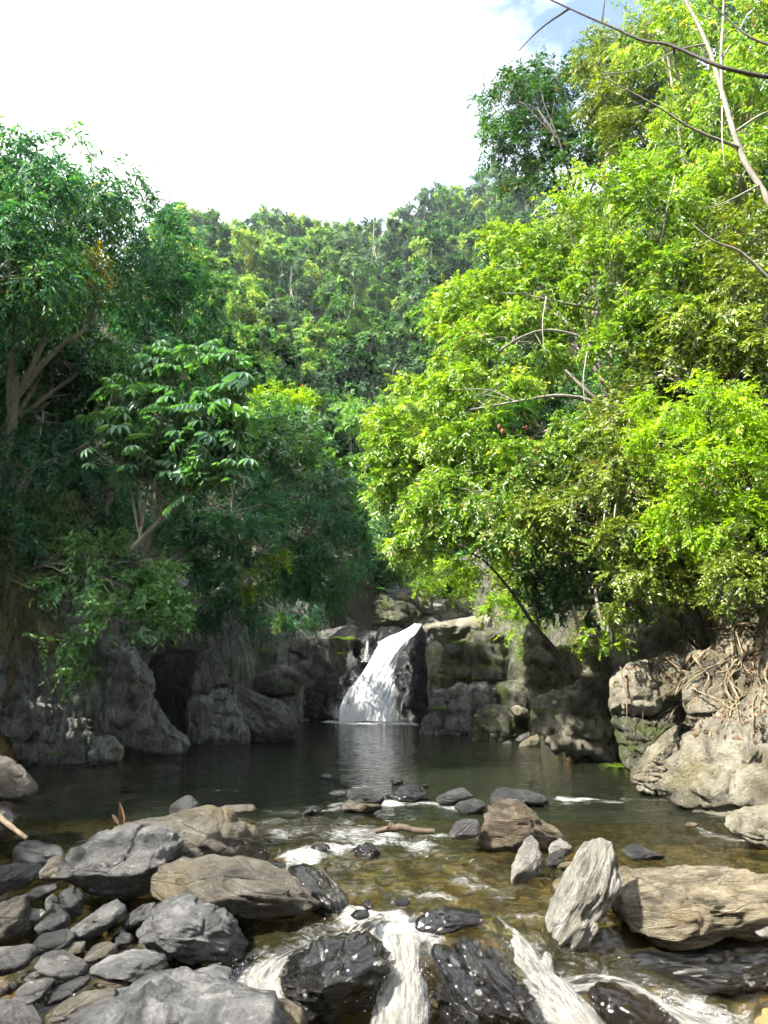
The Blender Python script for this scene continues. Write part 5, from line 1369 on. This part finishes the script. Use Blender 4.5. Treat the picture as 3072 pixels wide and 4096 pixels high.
tree('lime-green feathery tree at the right edge', [(1490, 860, 90, 45, 13.8), (1580, 880, 90, 55, 13.5), (1450, 950, 70, 65, 13.8), (1550, 970, 100, 60, 13.2), (1620, 1040, 70, 80, 13), (1500, 1060, 80, 60, 13.2), (1590, 1130, 80, 50, 13), (1470, 1130, 60, 40, 13.4)],
     'leaf_lime', 17000, .095, .045, base=(6.3, 13.4), droop=.3, tint=(.55, .17), r0=.09, bark='bark_dark', spray=.7)
tree('tangled sunlit tree with hanging pale twigs over the pool', [(1040, 1060, 100, 70, 16.4), (1140, 1000, 100, 65, 16.2), (950, 1100, 75, 60, 17), (1100, 1130, 110, 60, 16.2), (1230, 960, 80, 50, 16), (900, 1160, 55, 45, 17.5)],
     'leaf_sun', 21000, .135, .06, base=(5.8, 17.0), bark='bark_grey', droop=.5, tint=(.5, .2), twigs=.9, r0=.09, shell=.5)
tree('dense olive tree in the middle of the right bank', [(1270, 1010, 100, 70, 15.5), (1230, 1110, 100, 70, 15.5), (1350, 1040, 90, 80, 15), (1330, 900, 80, 70, 16), (1360, 1150, 90, 60, 14.8)],
     'leaf_olive', 17000, .13, .055, base=(5.9, 15.5), bark='bark_dark', droop=.4, tint=(.5, .2), shell=.5)
tree('shaded green tree behind the tangled one above the fall', [(830, 1090, 60, 80, 39), (870, 1180, 60, 60, 39), (820, 1190, 45, 60, 40), (930, 1200, 60, 45, 38)],
     'leaf_bush', 7000, .22, .09, base=(3.2, 40), bark='bark_dark', droop=.4, tint=(.6, .16))
shrub('sunlit shrub over the slab above the fall', [(970, 1230, 60, 35, 35.5), (930, 1262, 45, 20, 36.5), (1060, 1245, 60, 32, 34.5), (1010, 1275, 45, 14, 35.5)],
      'leaf_lime', 4200, .19, .08, base=(4.2, 36), r0=.05, droop=.4, tint=(.55, .2))
shrub('dark glossy shrub right of the sunlit slab', [(1170, 1190, 60, 50, 19), (1190, 1270, 60, 55, 18.5), (1130, 1250, 45, 40, 19.5)],
      'leaf_dark', 4600, .12, .055, base=(5.6, 19.5), bark='bark_dark', droop=.4, tint=(.5, .2))
shrub('yellow-green shrub in the gap right of the pale slab', [(1090, 1310, 40, 35, 22.5), (1130, 1350, 30, 30, 22)], 'leaf_lime', 1500, .14, .06, base=(5.0, 22.5), r0=.03, droop=.4, tint=(.5, .18))
shrub('glossy shrub on the bank above the mossy rock wall', [(1270, 1230, 70, 45, 16.5), (1235, 1310, 55, 35, 17), (1320, 1300, 55, 35, 16.2)], 'leaf_dark', 4600, .115, .055, base=(5.6, 17.2), bark='bark_dark', droop=.4, tint=(.6, .2))
shrub('leafy shrub on the bank above the bright block', [(1400, 1240, 70, 45, 14.5), (1380, 1300, 55, 22, 14.8), (1450, 1190, 70, 40, 14)], 'leaf_olive', 4400, .11, .05, base=(5.7, 14.9), bark='bark_dark', droop=.4, tint=(.6, .2))
shrub('shrub at the right edge above the hanging roots', [(1600, 1250, 75, 50, 12.6), (1640, 1190, 60, 50, 12.6), (1570, 1290, 35, 20, 12.8)], 'leaf_olive', 3600, .10, .045, base=(6.0, 12.8), bark='bark_dark', droop=.4, tint=(.6, .2))
shrub('ferny green sapling hanging over the bright block', [(1290, 1365, 50, 12, 16.2), (1330, 1385, 35, 10, 16.0), (1240, 1380, 28, 12, 16.6)], 'leaf_lime', 600, .10, .045, base=ds(1330, 1430, 16.6), r0=.02, droop=.3, tint=(.55, .2))
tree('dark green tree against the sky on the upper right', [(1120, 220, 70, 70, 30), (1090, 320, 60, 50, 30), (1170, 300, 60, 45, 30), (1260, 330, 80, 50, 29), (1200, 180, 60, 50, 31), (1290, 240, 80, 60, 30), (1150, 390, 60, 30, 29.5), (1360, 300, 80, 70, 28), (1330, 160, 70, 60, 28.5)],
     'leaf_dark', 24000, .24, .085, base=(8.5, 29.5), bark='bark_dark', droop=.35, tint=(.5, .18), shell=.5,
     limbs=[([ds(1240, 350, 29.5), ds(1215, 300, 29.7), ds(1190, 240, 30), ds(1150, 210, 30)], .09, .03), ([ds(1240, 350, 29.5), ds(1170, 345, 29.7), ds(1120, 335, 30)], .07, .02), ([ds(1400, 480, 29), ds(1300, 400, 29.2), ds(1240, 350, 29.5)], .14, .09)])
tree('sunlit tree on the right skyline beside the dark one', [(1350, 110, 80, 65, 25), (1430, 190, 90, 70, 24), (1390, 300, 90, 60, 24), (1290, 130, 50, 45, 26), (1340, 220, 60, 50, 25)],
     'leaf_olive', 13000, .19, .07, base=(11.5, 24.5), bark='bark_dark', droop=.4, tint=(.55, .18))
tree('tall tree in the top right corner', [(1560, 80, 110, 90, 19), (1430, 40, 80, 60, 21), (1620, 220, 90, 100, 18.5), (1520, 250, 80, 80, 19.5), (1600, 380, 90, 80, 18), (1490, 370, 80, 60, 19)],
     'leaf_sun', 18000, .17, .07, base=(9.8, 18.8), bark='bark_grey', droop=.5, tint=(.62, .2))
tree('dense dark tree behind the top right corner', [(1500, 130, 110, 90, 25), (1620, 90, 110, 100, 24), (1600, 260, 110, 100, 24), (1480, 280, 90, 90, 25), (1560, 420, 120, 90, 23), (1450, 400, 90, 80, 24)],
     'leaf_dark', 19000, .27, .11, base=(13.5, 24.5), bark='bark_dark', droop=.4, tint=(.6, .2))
tree('shaded tree filling the slope behind the olive tree', [(1500, 560, 110, 80, 20.5), (1620, 520, 90, 110, 20), (1620, 700, 90, 110, 19), (1420, 760, 90, 90, 19.5), (1520, 860, 100, 70, 18)],
     'leaf_olive', 13000, .22, .09, base=(10.2, 20), bark='bark_dark', droop=.4, tint=(.4, .2))
shrub('small round sunlit tree upstream between both slopes', [(790, 870, 45, 35, 40), (770, 920, 40, 30, 39), (830, 900, 35, 30, 40)], 'leaf_bush', 2600, .26, .11, base=(-.6, 41), r0=.08, droop=.35, tint=(.75, .15))

# leaning pale trunk with bare branches, top right
w = Geo()
tp = [ds(1700, 520, 11.6), ds(1655, 425, 11.7), ds(1600, 330, 11.8), ds(1560, 200, 12), ds(1525, 90, 12.2), ds(1470, -20, 12.4)]
p = smooth_path(tp, 6); tube(w, p, np.linspace(.06, .03, len(p)), 9)
for pts, ra, rb in [([ds(1560, 215, 12), ds(1558, 120, 12), ds(1562, 40, 12.1), ds(1565, -30, 12.1)], .035, .02), ([ds(1558, 130, 12), ds(1600, 60, 12), ds(1640, -20, 12)], .022, .012),
                    ([ds(1600, 320, 11.8), ds(1500, 280, 11.6), ds(1420, 230, 11.5), ds(1300, 165, 11.4)], .03, .008), ([ds(1560, 230, 12), ds(1560, 300, 11.6), ds(1565, 360, 11.4)], .02, .006),
                    ([ds(1659, 600, 11.4), ds(1600, 545, 11.3), ds(1540, 520, 11.2), ds(1490, 480, 11.2)], .03, .01), ([ds(1640, 400, 11.7), ds(1560, 440, 11.3), ds(1520, 450, 11.2)], .018, .006),
                    ([ds(1580, 290, 11.9), ds(1640, 250, 11.8), ds(1690, 230, 11.8)], .025, .015), ([ds(1525, 95, 12.2), ds(1460, 110, 12), ds(1380, 150, 11.9), ds(1300, 160, 11.8)], .02, .006)]:
    q = smooth_path(pts, 5); tube(w, q, np.linspace(ra, rb, len(q)), 6)
root = link('leaning_tree', None, loc=tp[0], label='pale leaning trunk with bare twigs crossing the top right corner', cat='tree')
link('trunk', w.mesh('trunk', M['bark_grey'], True, tp[0]), parent=root)
g = Geo(); r_ = np.random.default_rng(5)
foliage(g, r_, [world_blob((1610, 120, 50, 60, 12)), world_blob((1640, 40, 40, 40, 12))], 500, .14, .06, droop=.5)
link('crown', g.mesh('crown', M['leaf_sun'], False, tp[0]), parent=root, kind='stuff')
w = Geo()
tp = [ds(1720, 172, 7.5), ds(1650, 165, 7.5), ds(1560, 145, 7.5), ds(1500, 120, 7.6), ds(1440, 95, 7.7), ds(1390, 88, 7.8), ds(1330, 62, 7.9), ds(1260, 32, 8), ds(1180, -5, 8.1)]
p = smooth_path(tp, 5); tube(w, p, np.linspace(.026, .009, len(p)), 8)
for pts in ([ds(1455, 97, 7.7), ds(1462, 160, 7.8), ds(1490, 205, 7.8)], [ds(1700, 110, 7.4), ds(1620, 80, 7.5), ds(1560, 30, 7.6), ds(1510, -20, 7.6)], [ds(1300, 50, 8), ds(1305, 10, 8), ds(1310, -20, 8)], [ds(1230, 18, 8.1), ds(1170, 60, 8.1), ds(1120, 110, 8.1)]):
    q = smooth_path(pts, 5); tube(w, q, np.linspace(.016, .005, len(q)), 6)
link('overhanging_branch', w.mesh('overhanging_branch', M['bark_dark'], True, tp[0]), loc=tp[0], label='dark bare branch sweeping in from the top right edge', cat='branch')

# screw pine with red fruit
def screw_pine():
    r = np.random.default_rng(9)
    base = ds(1160, 985, 17.6)
    head = ds(1100, 915, 17.0)
    root = link('screw_pine', None, loc=base, label='screw pine with strap leaves and red fruit amid the sunlit trees', cat='tree')
    w = Geo()
    tube(w, bend(base, head, r, 6, .05, .05), np.linspace(.09, .06, 6), 7)
    h2 = ds(1000, 1110, 16.8)
    tube(w, bend(ds(1160, 985, 17.6), ds(1125, 890, 16.9), r, 5, 0, .04), np.linspace(.06, .05, 5), 6)
    link('trunk', w.mesh('trunk', M['bark_dark'], True, base), parent=root)
    g = Geo()
    for c in (head, ds(1125, 885, 16.9), ds(1075, 935, 16.8)):
        n = 34
        D = norm(np.stack([r.normal(0, 1, n), r.normal(-.3, .8, n), r.uniform(-.2, 1.2, n)], -1))
        for k in range(n):
            s = np.linspace(0, 1, 6)[:, None]
            Lh = r.uniform(.7, 1.1)
            mid = c + D[k] * s * Lh + np.array((0, 0, -.55)) * s ** 2 * Lh
            S = norm(np.cross(D[k], UP + .01)) * .022 * (1 - s ** 2)
            v = np.concatenate([mid - S, mid + np.array((0, 0, -.006)), mid + S])
            i = np.arange(5)
            g.add(v, np.concatenate([np.stack([i, i + 1, i + 7, i + 6], -1), np.stack([i + 6, i + 7, i + 13, i + 12], -1)]), r.uniform(.2, .7))
    link('strap_leaves', g.mesh('strap_leaves', M['leaf_dark'], False, base), parent=root, kind='stuff')
    dirs, f = ico(3)
    for c in (ds(1136, 925, 16.6), ds(1078, 922, 16.5), ds(1085, 932, 16.45)):
        v = dirs * np.array((.04, .04, .065)) * (1 + .12 * np.sin(dirs[:, :1] * 22) * np.sin(dirs[:, 2:] * 22))
        link('fruit', mesh_from('fruit', v, f, M['red_fruit'], {'tint': np.full(len(v), .5)}, True), parent=root, loc=c - base)
screw_pine()

# leaning dark sapling over the right bank rocks
w = Geo()
tp = [ds(1218, 1452, 18.2), ds(1195, 1400, 18), ds(1150, 1345, 17.9), ds(1110, 1285, 17.8), ds(1050, 1215, 17.8), ds(990, 1180, 17.7)]
p = smooth_path(tp, 5); tube(w, p, np.linspace(.06, .018, len(p)), 8)
q = smooth_path([ds(1215, 1445, 18.2), ds(1240, 1400, 18), ds(1265, 1360, 18), ds(1280, 1290, 18)], 5); tube(w, q, np.linspace(.045, .02, len(q)), 7)
root = link('leaning_sapling', None, loc=tp[0], label='dark sapling leaning from the right bank towards the fall', cat='tree')
link('trunk', w.mesh('trunk', M['bark_dark'], True, tp[0]), parent=root)
g = Geo(); foliage(g, r_, [world_blob((1020, 1200, 60, 25, 17.7)), world_blob((1080, 1180, 50, 30, 17.7))], 900, .13, .055, droop=.4, tint=(.6, .18))
link('crown', g.mesh('crown', M['leaf_lime'], False, tp[0]), parent=root, kind='stuff')

# bare stems rising from the right bank
stems = [((1270, 1390, 16.4), (1240, 1320, 16.4), (1245, 1250, 16.4), 'grey stem rising left of the glossy bank shrub'), ((1330, 1400, 15.8), (1300, 1320, 15.8), (1260, 1230, 15.8), 'thin stem behind the glossy bank shrub'),
         ((1305, 1360, 15.6), (1292, 1310, 15.5), (1285, 1270, 15.5), 'short pale stem above the sunlit bright block'), ((1560, 1300, 12.9), (1545, 1200, 12.9), (1520, 1130, 13), 'dark leaning stem in the lime-green tree')]
for a, b2, c2, lab in stems:
    twig('stem', [ds(*a), ds(*b2), ds(*c2)], .05, .025, 'bark_grey' if 'pale' in lab or 'grey' in lab else 'bark_dark', lab, 'stem', 7)

# hanging roots on the right bank: one strangler root system, each root a part
def roots():
    r = np.random.default_rng(31)
    base = ds(1560, 1310, 13.2)
    root = link('root_tangle', None, loc=base, label='tangle of tan roots hanging down the right bank rocks', cat='roots')
    for pts, ra in ROOT_PATHS:
        g = Geo()
        p = smooth_path(pts, 3)
        tube(g, p, np.linspace(ra, ra * .55, len(p)) * (1 + .12 * np.sin(np.arange(len(p)) * 1.3)), 6)
        link('root', g.mesh('root', M['root'], True, base), parent=root)
    g = Geo(); p = smooth_path([ds(1340, 1440, 15.2), ds(1352, 1500, 15.1), ds(1355, 1560, 15.1)], 5); tube(g, p, np.linspace(.016, .008, len(p)), 6)
    link('root', g.mesh('root', M['root'], True, base), parent=root)
roots()

# vines hanging from the right-hand trees
for k, (x, y0, y1, Y, lab) in enumerate([(1180, 640, 760, 17, 'thin pale vine hanging below the pale forked limb'), (1268, 760, 880, 17, 'pale vine hanging beside the white trunk'), (1310, 1090, 1190, 14.6, 'vine dangling in the dense olive tree'),
                                        (1335, 1060, 1180, 14.4, 'second vine dangling in the dense olive tree'), (1090, 1060, 1130, 16, 'short vine in the tangled tree over the pool')]):
    twig('vine', [ds(x, y0, Y), ds(x - 8, (y0 + y1) / 2, Y - .1), ds(x - 4, y1, Y)], .016, .008, 'bark_pale', lab, 'vine', 5)

# ------------------------------------------------------------------ forest on the far hillside
def proto(kind, seed):
    r = np.random.default_rng(seed)
    g, w = Geo(), Geo()
    H = r.uniform(6.5, 9.)
    if kind == 'round':
        bl = [(np.array((r.normal(0, 1.), r.normal(0, 1.), H - 1.6 + r.normal(0, .6))), np.array((1, 1, .8)) * r.uniform(1.2, 2.0)) for _ in range(7)] + [(np.array((0, 0, H * .45)), np.array((2.1, 2.1, 1.8)))]
        tips = foliage(g, r, bl, 6000, .40, .27, droop=.25, clump=.26, per=6, six=False, face=.9, shell=.85, tint=(.42, .14), spray=.35)
    elif kind == 'layer':
        bl = [(np.array((r.normal(0, 1.3), r.normal(0, 1.3), h)), np.array((r.uniform(1.4, 2.2), r.uniform(1.4, 2.2), .5))) for h in np.linspace(H * .4, H, 8)]
        tips = foliage(g, r, bl, 4800, .44, .27, droop=.2, clump=.32, per=8, six=False, face=.7, shell=.4, tint=(.5, .15), spray=.4, flat=.6)
    else:
        bl = [(np.array((r.normal(0, .8), r.normal(0, .8), h)), np.array((r.uniform(1., 1.6), r.uniform(1., 1.6), r.uniform(.8, 1.2)))) for h in np.linspace(H * .35, H * 1.15, 7)]
        tips = foliage(g, r, bl, 4800, .40, .24, droop=.5, clump=.32, per=8, six=False, face=.7, shell=.5, tint=(.4, .14), spray=.4)
    tube(w, bend((0, 0, -1), (0, 0, H * .9), r, 8, 0, .03), np.linspace(.17, .06, 8), 6)
    for (c, rad), tp in zip(bl, tips):
        tube(w, bend((0, 0, H * r.uniform(.25, .6)), c, r, 5, -.05, .06), np.linspace(.09, .03, 5), 5)
    return g, w
PROTO = []
for k, (kind, lm) in enumerate([('round', 'leaf_far'), ('layer', 'leaf_far'), ('tall', 'leaf_far'), ('round', 'leaf_fargrey'), ('round', 'leaf_far'), ('layer', 'leaf_far'), ('tall', 'leaf_fargrey'), ('round', 'leaf_far')]):
    g, w = proto(kind, 900 + k)
    PROTO.append((g.mesh('crown', M[lm]), w.mesh('trunk', M['bark_pale' if kind == 'tall' else 'bark_grey'], True), kind, lm))
r = np.random.default_rng(55)
spots = []
Y = 40.
while Y < 158:
    sp = 3.4 + Y * .0165
    x0, x1 = -.30 * Y - 1, .20 * Y + 3
    x = x0 + r.uniform(0, sp)
    while x < x1:
        spots.append((x + r.normal(0, .25 * sp), Y + r.normal(0, .25 * sp)))
        x += sp * r.uniform(.85, 1.2)
    Y += sp * .95
spots = spots[:] 
HILL = {}
for (x, y) in spots[:300]:
    cr_, tr_, kind, lm = PROTO[r.integers(0, len(PROTO))]
    s = r.uniform(.7, 1.3) * np.interp(y, [40, 70, 150], [.62, .85, 1.15])
    z = float(terrain(x, y)) - .2
    if -.5 < x < 3.2 and y < 46: continue
    u_ = x / y
    zone = ('at the hill foot' if y < 62 else 'low on the far hill' if y < 85 else 'halfway up the far hill' if y < 112 else 'high on the far hill' if y < 138 else 'on the far skyline')
    lab = ({'round': 'round-crowned', 'layer': 'flat-layered', 'tall': 'tall narrow'}[kind] + (' green' if lm == 'leaf_far' else ' grey-green'), zone)
    root = link('hillside_tree', None, loc=(x, y, z), rot=(0, 0, r.uniform(0, 6.28)), cat='tree', group='trees on the far forested hillside')
    HILL.setdefault(lab, []).append((u_, root))
    root.scale = (s, s, s * r.uniform(.9, 1.25))
    link('trunk', tr_, parent=root)
    link('crown', cr_, parent=root, kind='stuff')
ORD = 'leftmost second third fourth fifth sixth seventh eighth ninth tenth eleventh twelfth thirteenth fourteenth fifteenth sixteenth seventeenth eighteenth nineteenth twentieth'.split()
def nth(i):
    return ORD[i] if i < 20 else 'twenty-' + ['first', 'second', 'third', 'fourth', 'fifth', 'sixth', 'seventh', 'eighth', 'ninth'][i - 20] if i < 29 else 'thirtieth' if i == 29 else 'thirty-%s' % ['first', 'second', 'third', 'fourth', 'fifth', 'sixth', 'seventh', 'eighth', 'ninth'][min(i - 30, 8)]
for (what, zone), items in HILL.items():
    items.sort(key=lambda q: q[0])
    for i, (_, o) in enumerate(items):
        o['label'] = ('%s of the %s trees %s' if i == 0 else '%s from left of the %s trees %s') % (nth(i), what, zone)
twig('bare_trunk', [ds(566, 655, 100), ds(568, 620, 100), ds(572, 590, 100)], .32, .22, 'bark_pale', 'pale bare trunk standing out on the far hillside', 'trunk')

# ------------------------------------------------------------------ ground cover
def cover(name, n, xr_, yr_, leaf, L, W, label, side, seed, tint=(.45, .2), dmin=.8, dmax=16, lift=.5, up=.6):
    r = np.random.default_rng(seed)
    y = r.uniform(*yr_, n)
    d = dmin + (dmax - dmin) * r.uniform(0, 1, n) ** 1.3
    x = np.interp(y, *BXL) - d if side < 0 else np.interp(y, *BXR) + d
    keep = fbm2(x * .5, y * .5, seed, 3) > -.35
    x, y = x[keep], y[keep]
    m = len(x)
    z = terrain(x, y) + r.uniform(0, lift, m) ** 1.5
    D = norm(np.stack([r.normal(-side * .8, .8, m), r.normal(-.3, .8, m), r.uniform(-.5, .6, m)], -1))
    N = norm(np.stack([r.normal(-side * .4, .5, m), r.normal(-.3, .5, m), np.full(m, up)], -1))
    g = Geo()
    leaf_arrays(g, np.stack([x, y, z], -1), D, N, L * r.uniform(.6, 1.3, m), W * r.uniform(.7, 1.2, m), np.clip(r.normal(*tint, m), 0, 1), six=False)
    link(name, g.mesh(name, M[leaf]), label=label, kind='stuff')
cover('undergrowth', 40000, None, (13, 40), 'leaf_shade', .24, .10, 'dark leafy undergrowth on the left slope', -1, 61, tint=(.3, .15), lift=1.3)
cover('undergrowth', 60000, None, (9, 42), 'leaf_olive', .28, .12, 'leafy undergrowth on the right slope', 1, 62, tint=(.45, .2), lift=1.3, dmin=1.3)
cover('leaf_litter', 9000, None, (9, 24), 'litter', .12, .05, 'dry fallen leaves on the right bank rocks', 1, 63, dmin=.2, dmax=2.2, lift=.1, up=1.2)
cover('hill_undergrowth', 40000, None, (36, 70), 'leaf_far', .5, .25, 'green undergrowth between the hillside trees', 1, 64, dmin=0, dmax=26, lift=1.2)
cover('hill_undergrowth', 40000, None, (36, 70), 'leaf_far', .5, .25, 'shaded undergrowth on the far left slope', -1, 65, dmin=0, dmax=26, lift=1.2, tint=(.35, .15))

g = Geo()
lp_ = np.array([a for a, _ in LITTER]); ln_ = np.array([b_ for _, b_ in LITTER]); rl = np.random.default_rng(8)
dl_ = rl.normal(0, 1, lp_.shape); dl_ = norm(dl_ - ln_ * np.sum(dl_ * ln_, -1, keepdims=True))
leaf_arrays(g, lp_, dl_, ln_ + rl.normal(0, .3, lp_.shape), rl.uniform(.06, .13, len(lp_)), rl.uniform(.025, .05, len(lp_)), rl.uniform(0, 1, len(lp_)), six=False)
link('leaf_litter', g.mesh('leaf_litter', M['litter']), label='dry brown leaves scattered on the bank rocks', kind='stuff')

def blades(name, n, poly_px, Yr, L, mat, label, seed, hang, tint):
    """long grass blades growing on a bank"""
    r = np.random.default_rng(seed)
    g = Geo()
    x0, x1, y0, y1 = poly_px
    for k in range(n):
        px, py = r.uniform(x0, x1), r.uniform(y0, y1)
        p = ds(px, py, 0 + np.interp(py, [y0, y1], Yr) + r.normal(0, .12))
        d = norm(np.array((r.normal(.35, .3), r.normal(-.5, .25), r.uniform(.2, .9) * (1 - hang))))
        l = L * r.uniform(.6, 1.3)
        s = np.linspace(0, 1, 4)[:, None]
        mid = p + d * s * l * .7 + np.array((0, 0, -1.)) * s ** 1.7 * l * (.35 + .6 * hang)
        S = np.array((.012, .004, 0)) * (1 - s)
        v = np.concatenate([mid - S, mid + S])
        i = np.arange(3)
        g.add(v, np.stack([i, i + 1, i + 5, i + 4], -1), np.clip(r.normal(*tint), 0, 1))
    link(name, g.mesh(name, M[mat]), label=label, kind='stuff')
blades('bank_grass', 3000, (-30, 170, 1060, 1260), (17.6, 17.2), .7, 'dry', 'long green grass on the left bank', 71, .45, (.85, .12))
blades('dry_grass', 1500, (-30, 130, 1230, 1400), (17.0, 17.4), .55, 'dry', 'brown dead grass hanging over the left rock face', 72, .85, (.45, .28))

def fern(label, c, n=9, L=.35, seed=1):
    r = np.random.default_rng(seed)
    root = link('fern', None, loc=c, label=label, cat='fern')
    for k in range(n):
        a = k / n * 6.28 + r.normal(0, .25)
        g = Geo()
        t = np.linspace(.1, 1, 11)
        l = L * r.uniform(.7, 1.2)
        mid = np.stack([np.cos(a) * t * l, np.sin(a) * t * l - .25 * t * l, (.65 * t - .75 * t ** 2) * l], -1)
        dirv = norm(np.array((math.cos(a), math.sin(a) - .25, 0)))
        S = np.cross(dirv, UP)
        for sg in (1, -1):
            leaf_arrays(g, mid, np.tile(S * sg + dirv * .3, (11, 1)), np.tile(UP, (11, 1)), l * .26 * (1.05 - t), np.full(11, l * .07), np.clip(r.normal(.5, .2, 11), 0, 1), six=False)
        link('frond', g.mesh('frond', M['fern']), parent=root, kind='stuff')
for k, (x, y, Y, L, lab) in enumerate([(1225, 720, 28.9, .55, 'fern on the face of the mossy square block'), (1100, 710, 29.0, .6, 'fern hanging at the left edge of the mossy block'), (1160, 515, 29.3, .6, 'fern on top of the mossy square block'),
                                      (1040, 880, 26.0, .5, 'fern patch at the foot of the vertical slab'), (205, 750, 30.6, .5, 'lone bright fern on the lumpy rock left of the fall'), (530, 500, 32.0, .8, 'fern on the ledge nearest the waterfall'),
                                      (500, 580, 32.0, .6, 'small fern below the ledge fern'), (80, 570, 31.8, .5, 'fern at the left of the grey ledge')]):
    fern(lab, grow('E', x, y, Y), 10, L, 300 + k)
for k, (x, y, Y, L, lab) in enumerate([(750, 1470, 16.3, .5, 'bright green fern at the waterline of the right bank'), (560, 800, 19.0, .5, 'fern above the mossy rock wall'), (440, 760, 20.2, .7, 'fern on the sunlit brown rock wall'), (300, 1120, 19.0, .4, 'fern in a crack of the mossy rock wall')]):
    fern(lab, grow('F', x, y, Y), 12, L, 330 + k)
for k, (x, y, Y, L, lab) in enumerate([(290, 1270, 17.2, .35, 'green weeds at the waterline of the left rock face'), (440, 830, 18.4, .4, 'small weeds on the block under the bush'), (1470, 700, 28.6, .6, 'ferns on the shaded ledge above the pool boulder')]):
    fern(lab, grow('D', x, y, Y), 12, L, 350 + k)


# ------------------------------------------------------------------ humid air in the valley
hm, hn, hl, ho = new_mat('humid air')
pv = node(hn, 'ShaderNodeVolumePrincipled')
pv.inputs['Color'].default_value = (.82, .90, 1.0, 1)
pv.inputs['Density'].default_value = .00032
pv.inputs['Anisotropy'].default_value = .35
hl.new(pv.outputs[0], ho.inputs['Volume'])
x0, x1, y0, y1, z0, z1 = -176., 176., -54., 264., -7., 150.
hv = [(x0, y0, z0), (x1, y0, z0), (x1, y1, z0), (x0, y1, z0), (x0, y0, z1), (x1, y0, z1), (x1, y1, z1), (x0, y1, z1)]
hf = [(0, 3, 2, 1), (4, 5, 6, 7), (0, 1, 5, 4), (1, 2, 6, 5), (2, 3, 7, 6), (3, 0, 4, 7)]
link('haze', mesh_from('haze', hv, np.array(hf), hm), kind='stuff', label='thin humid haze filling the valley')
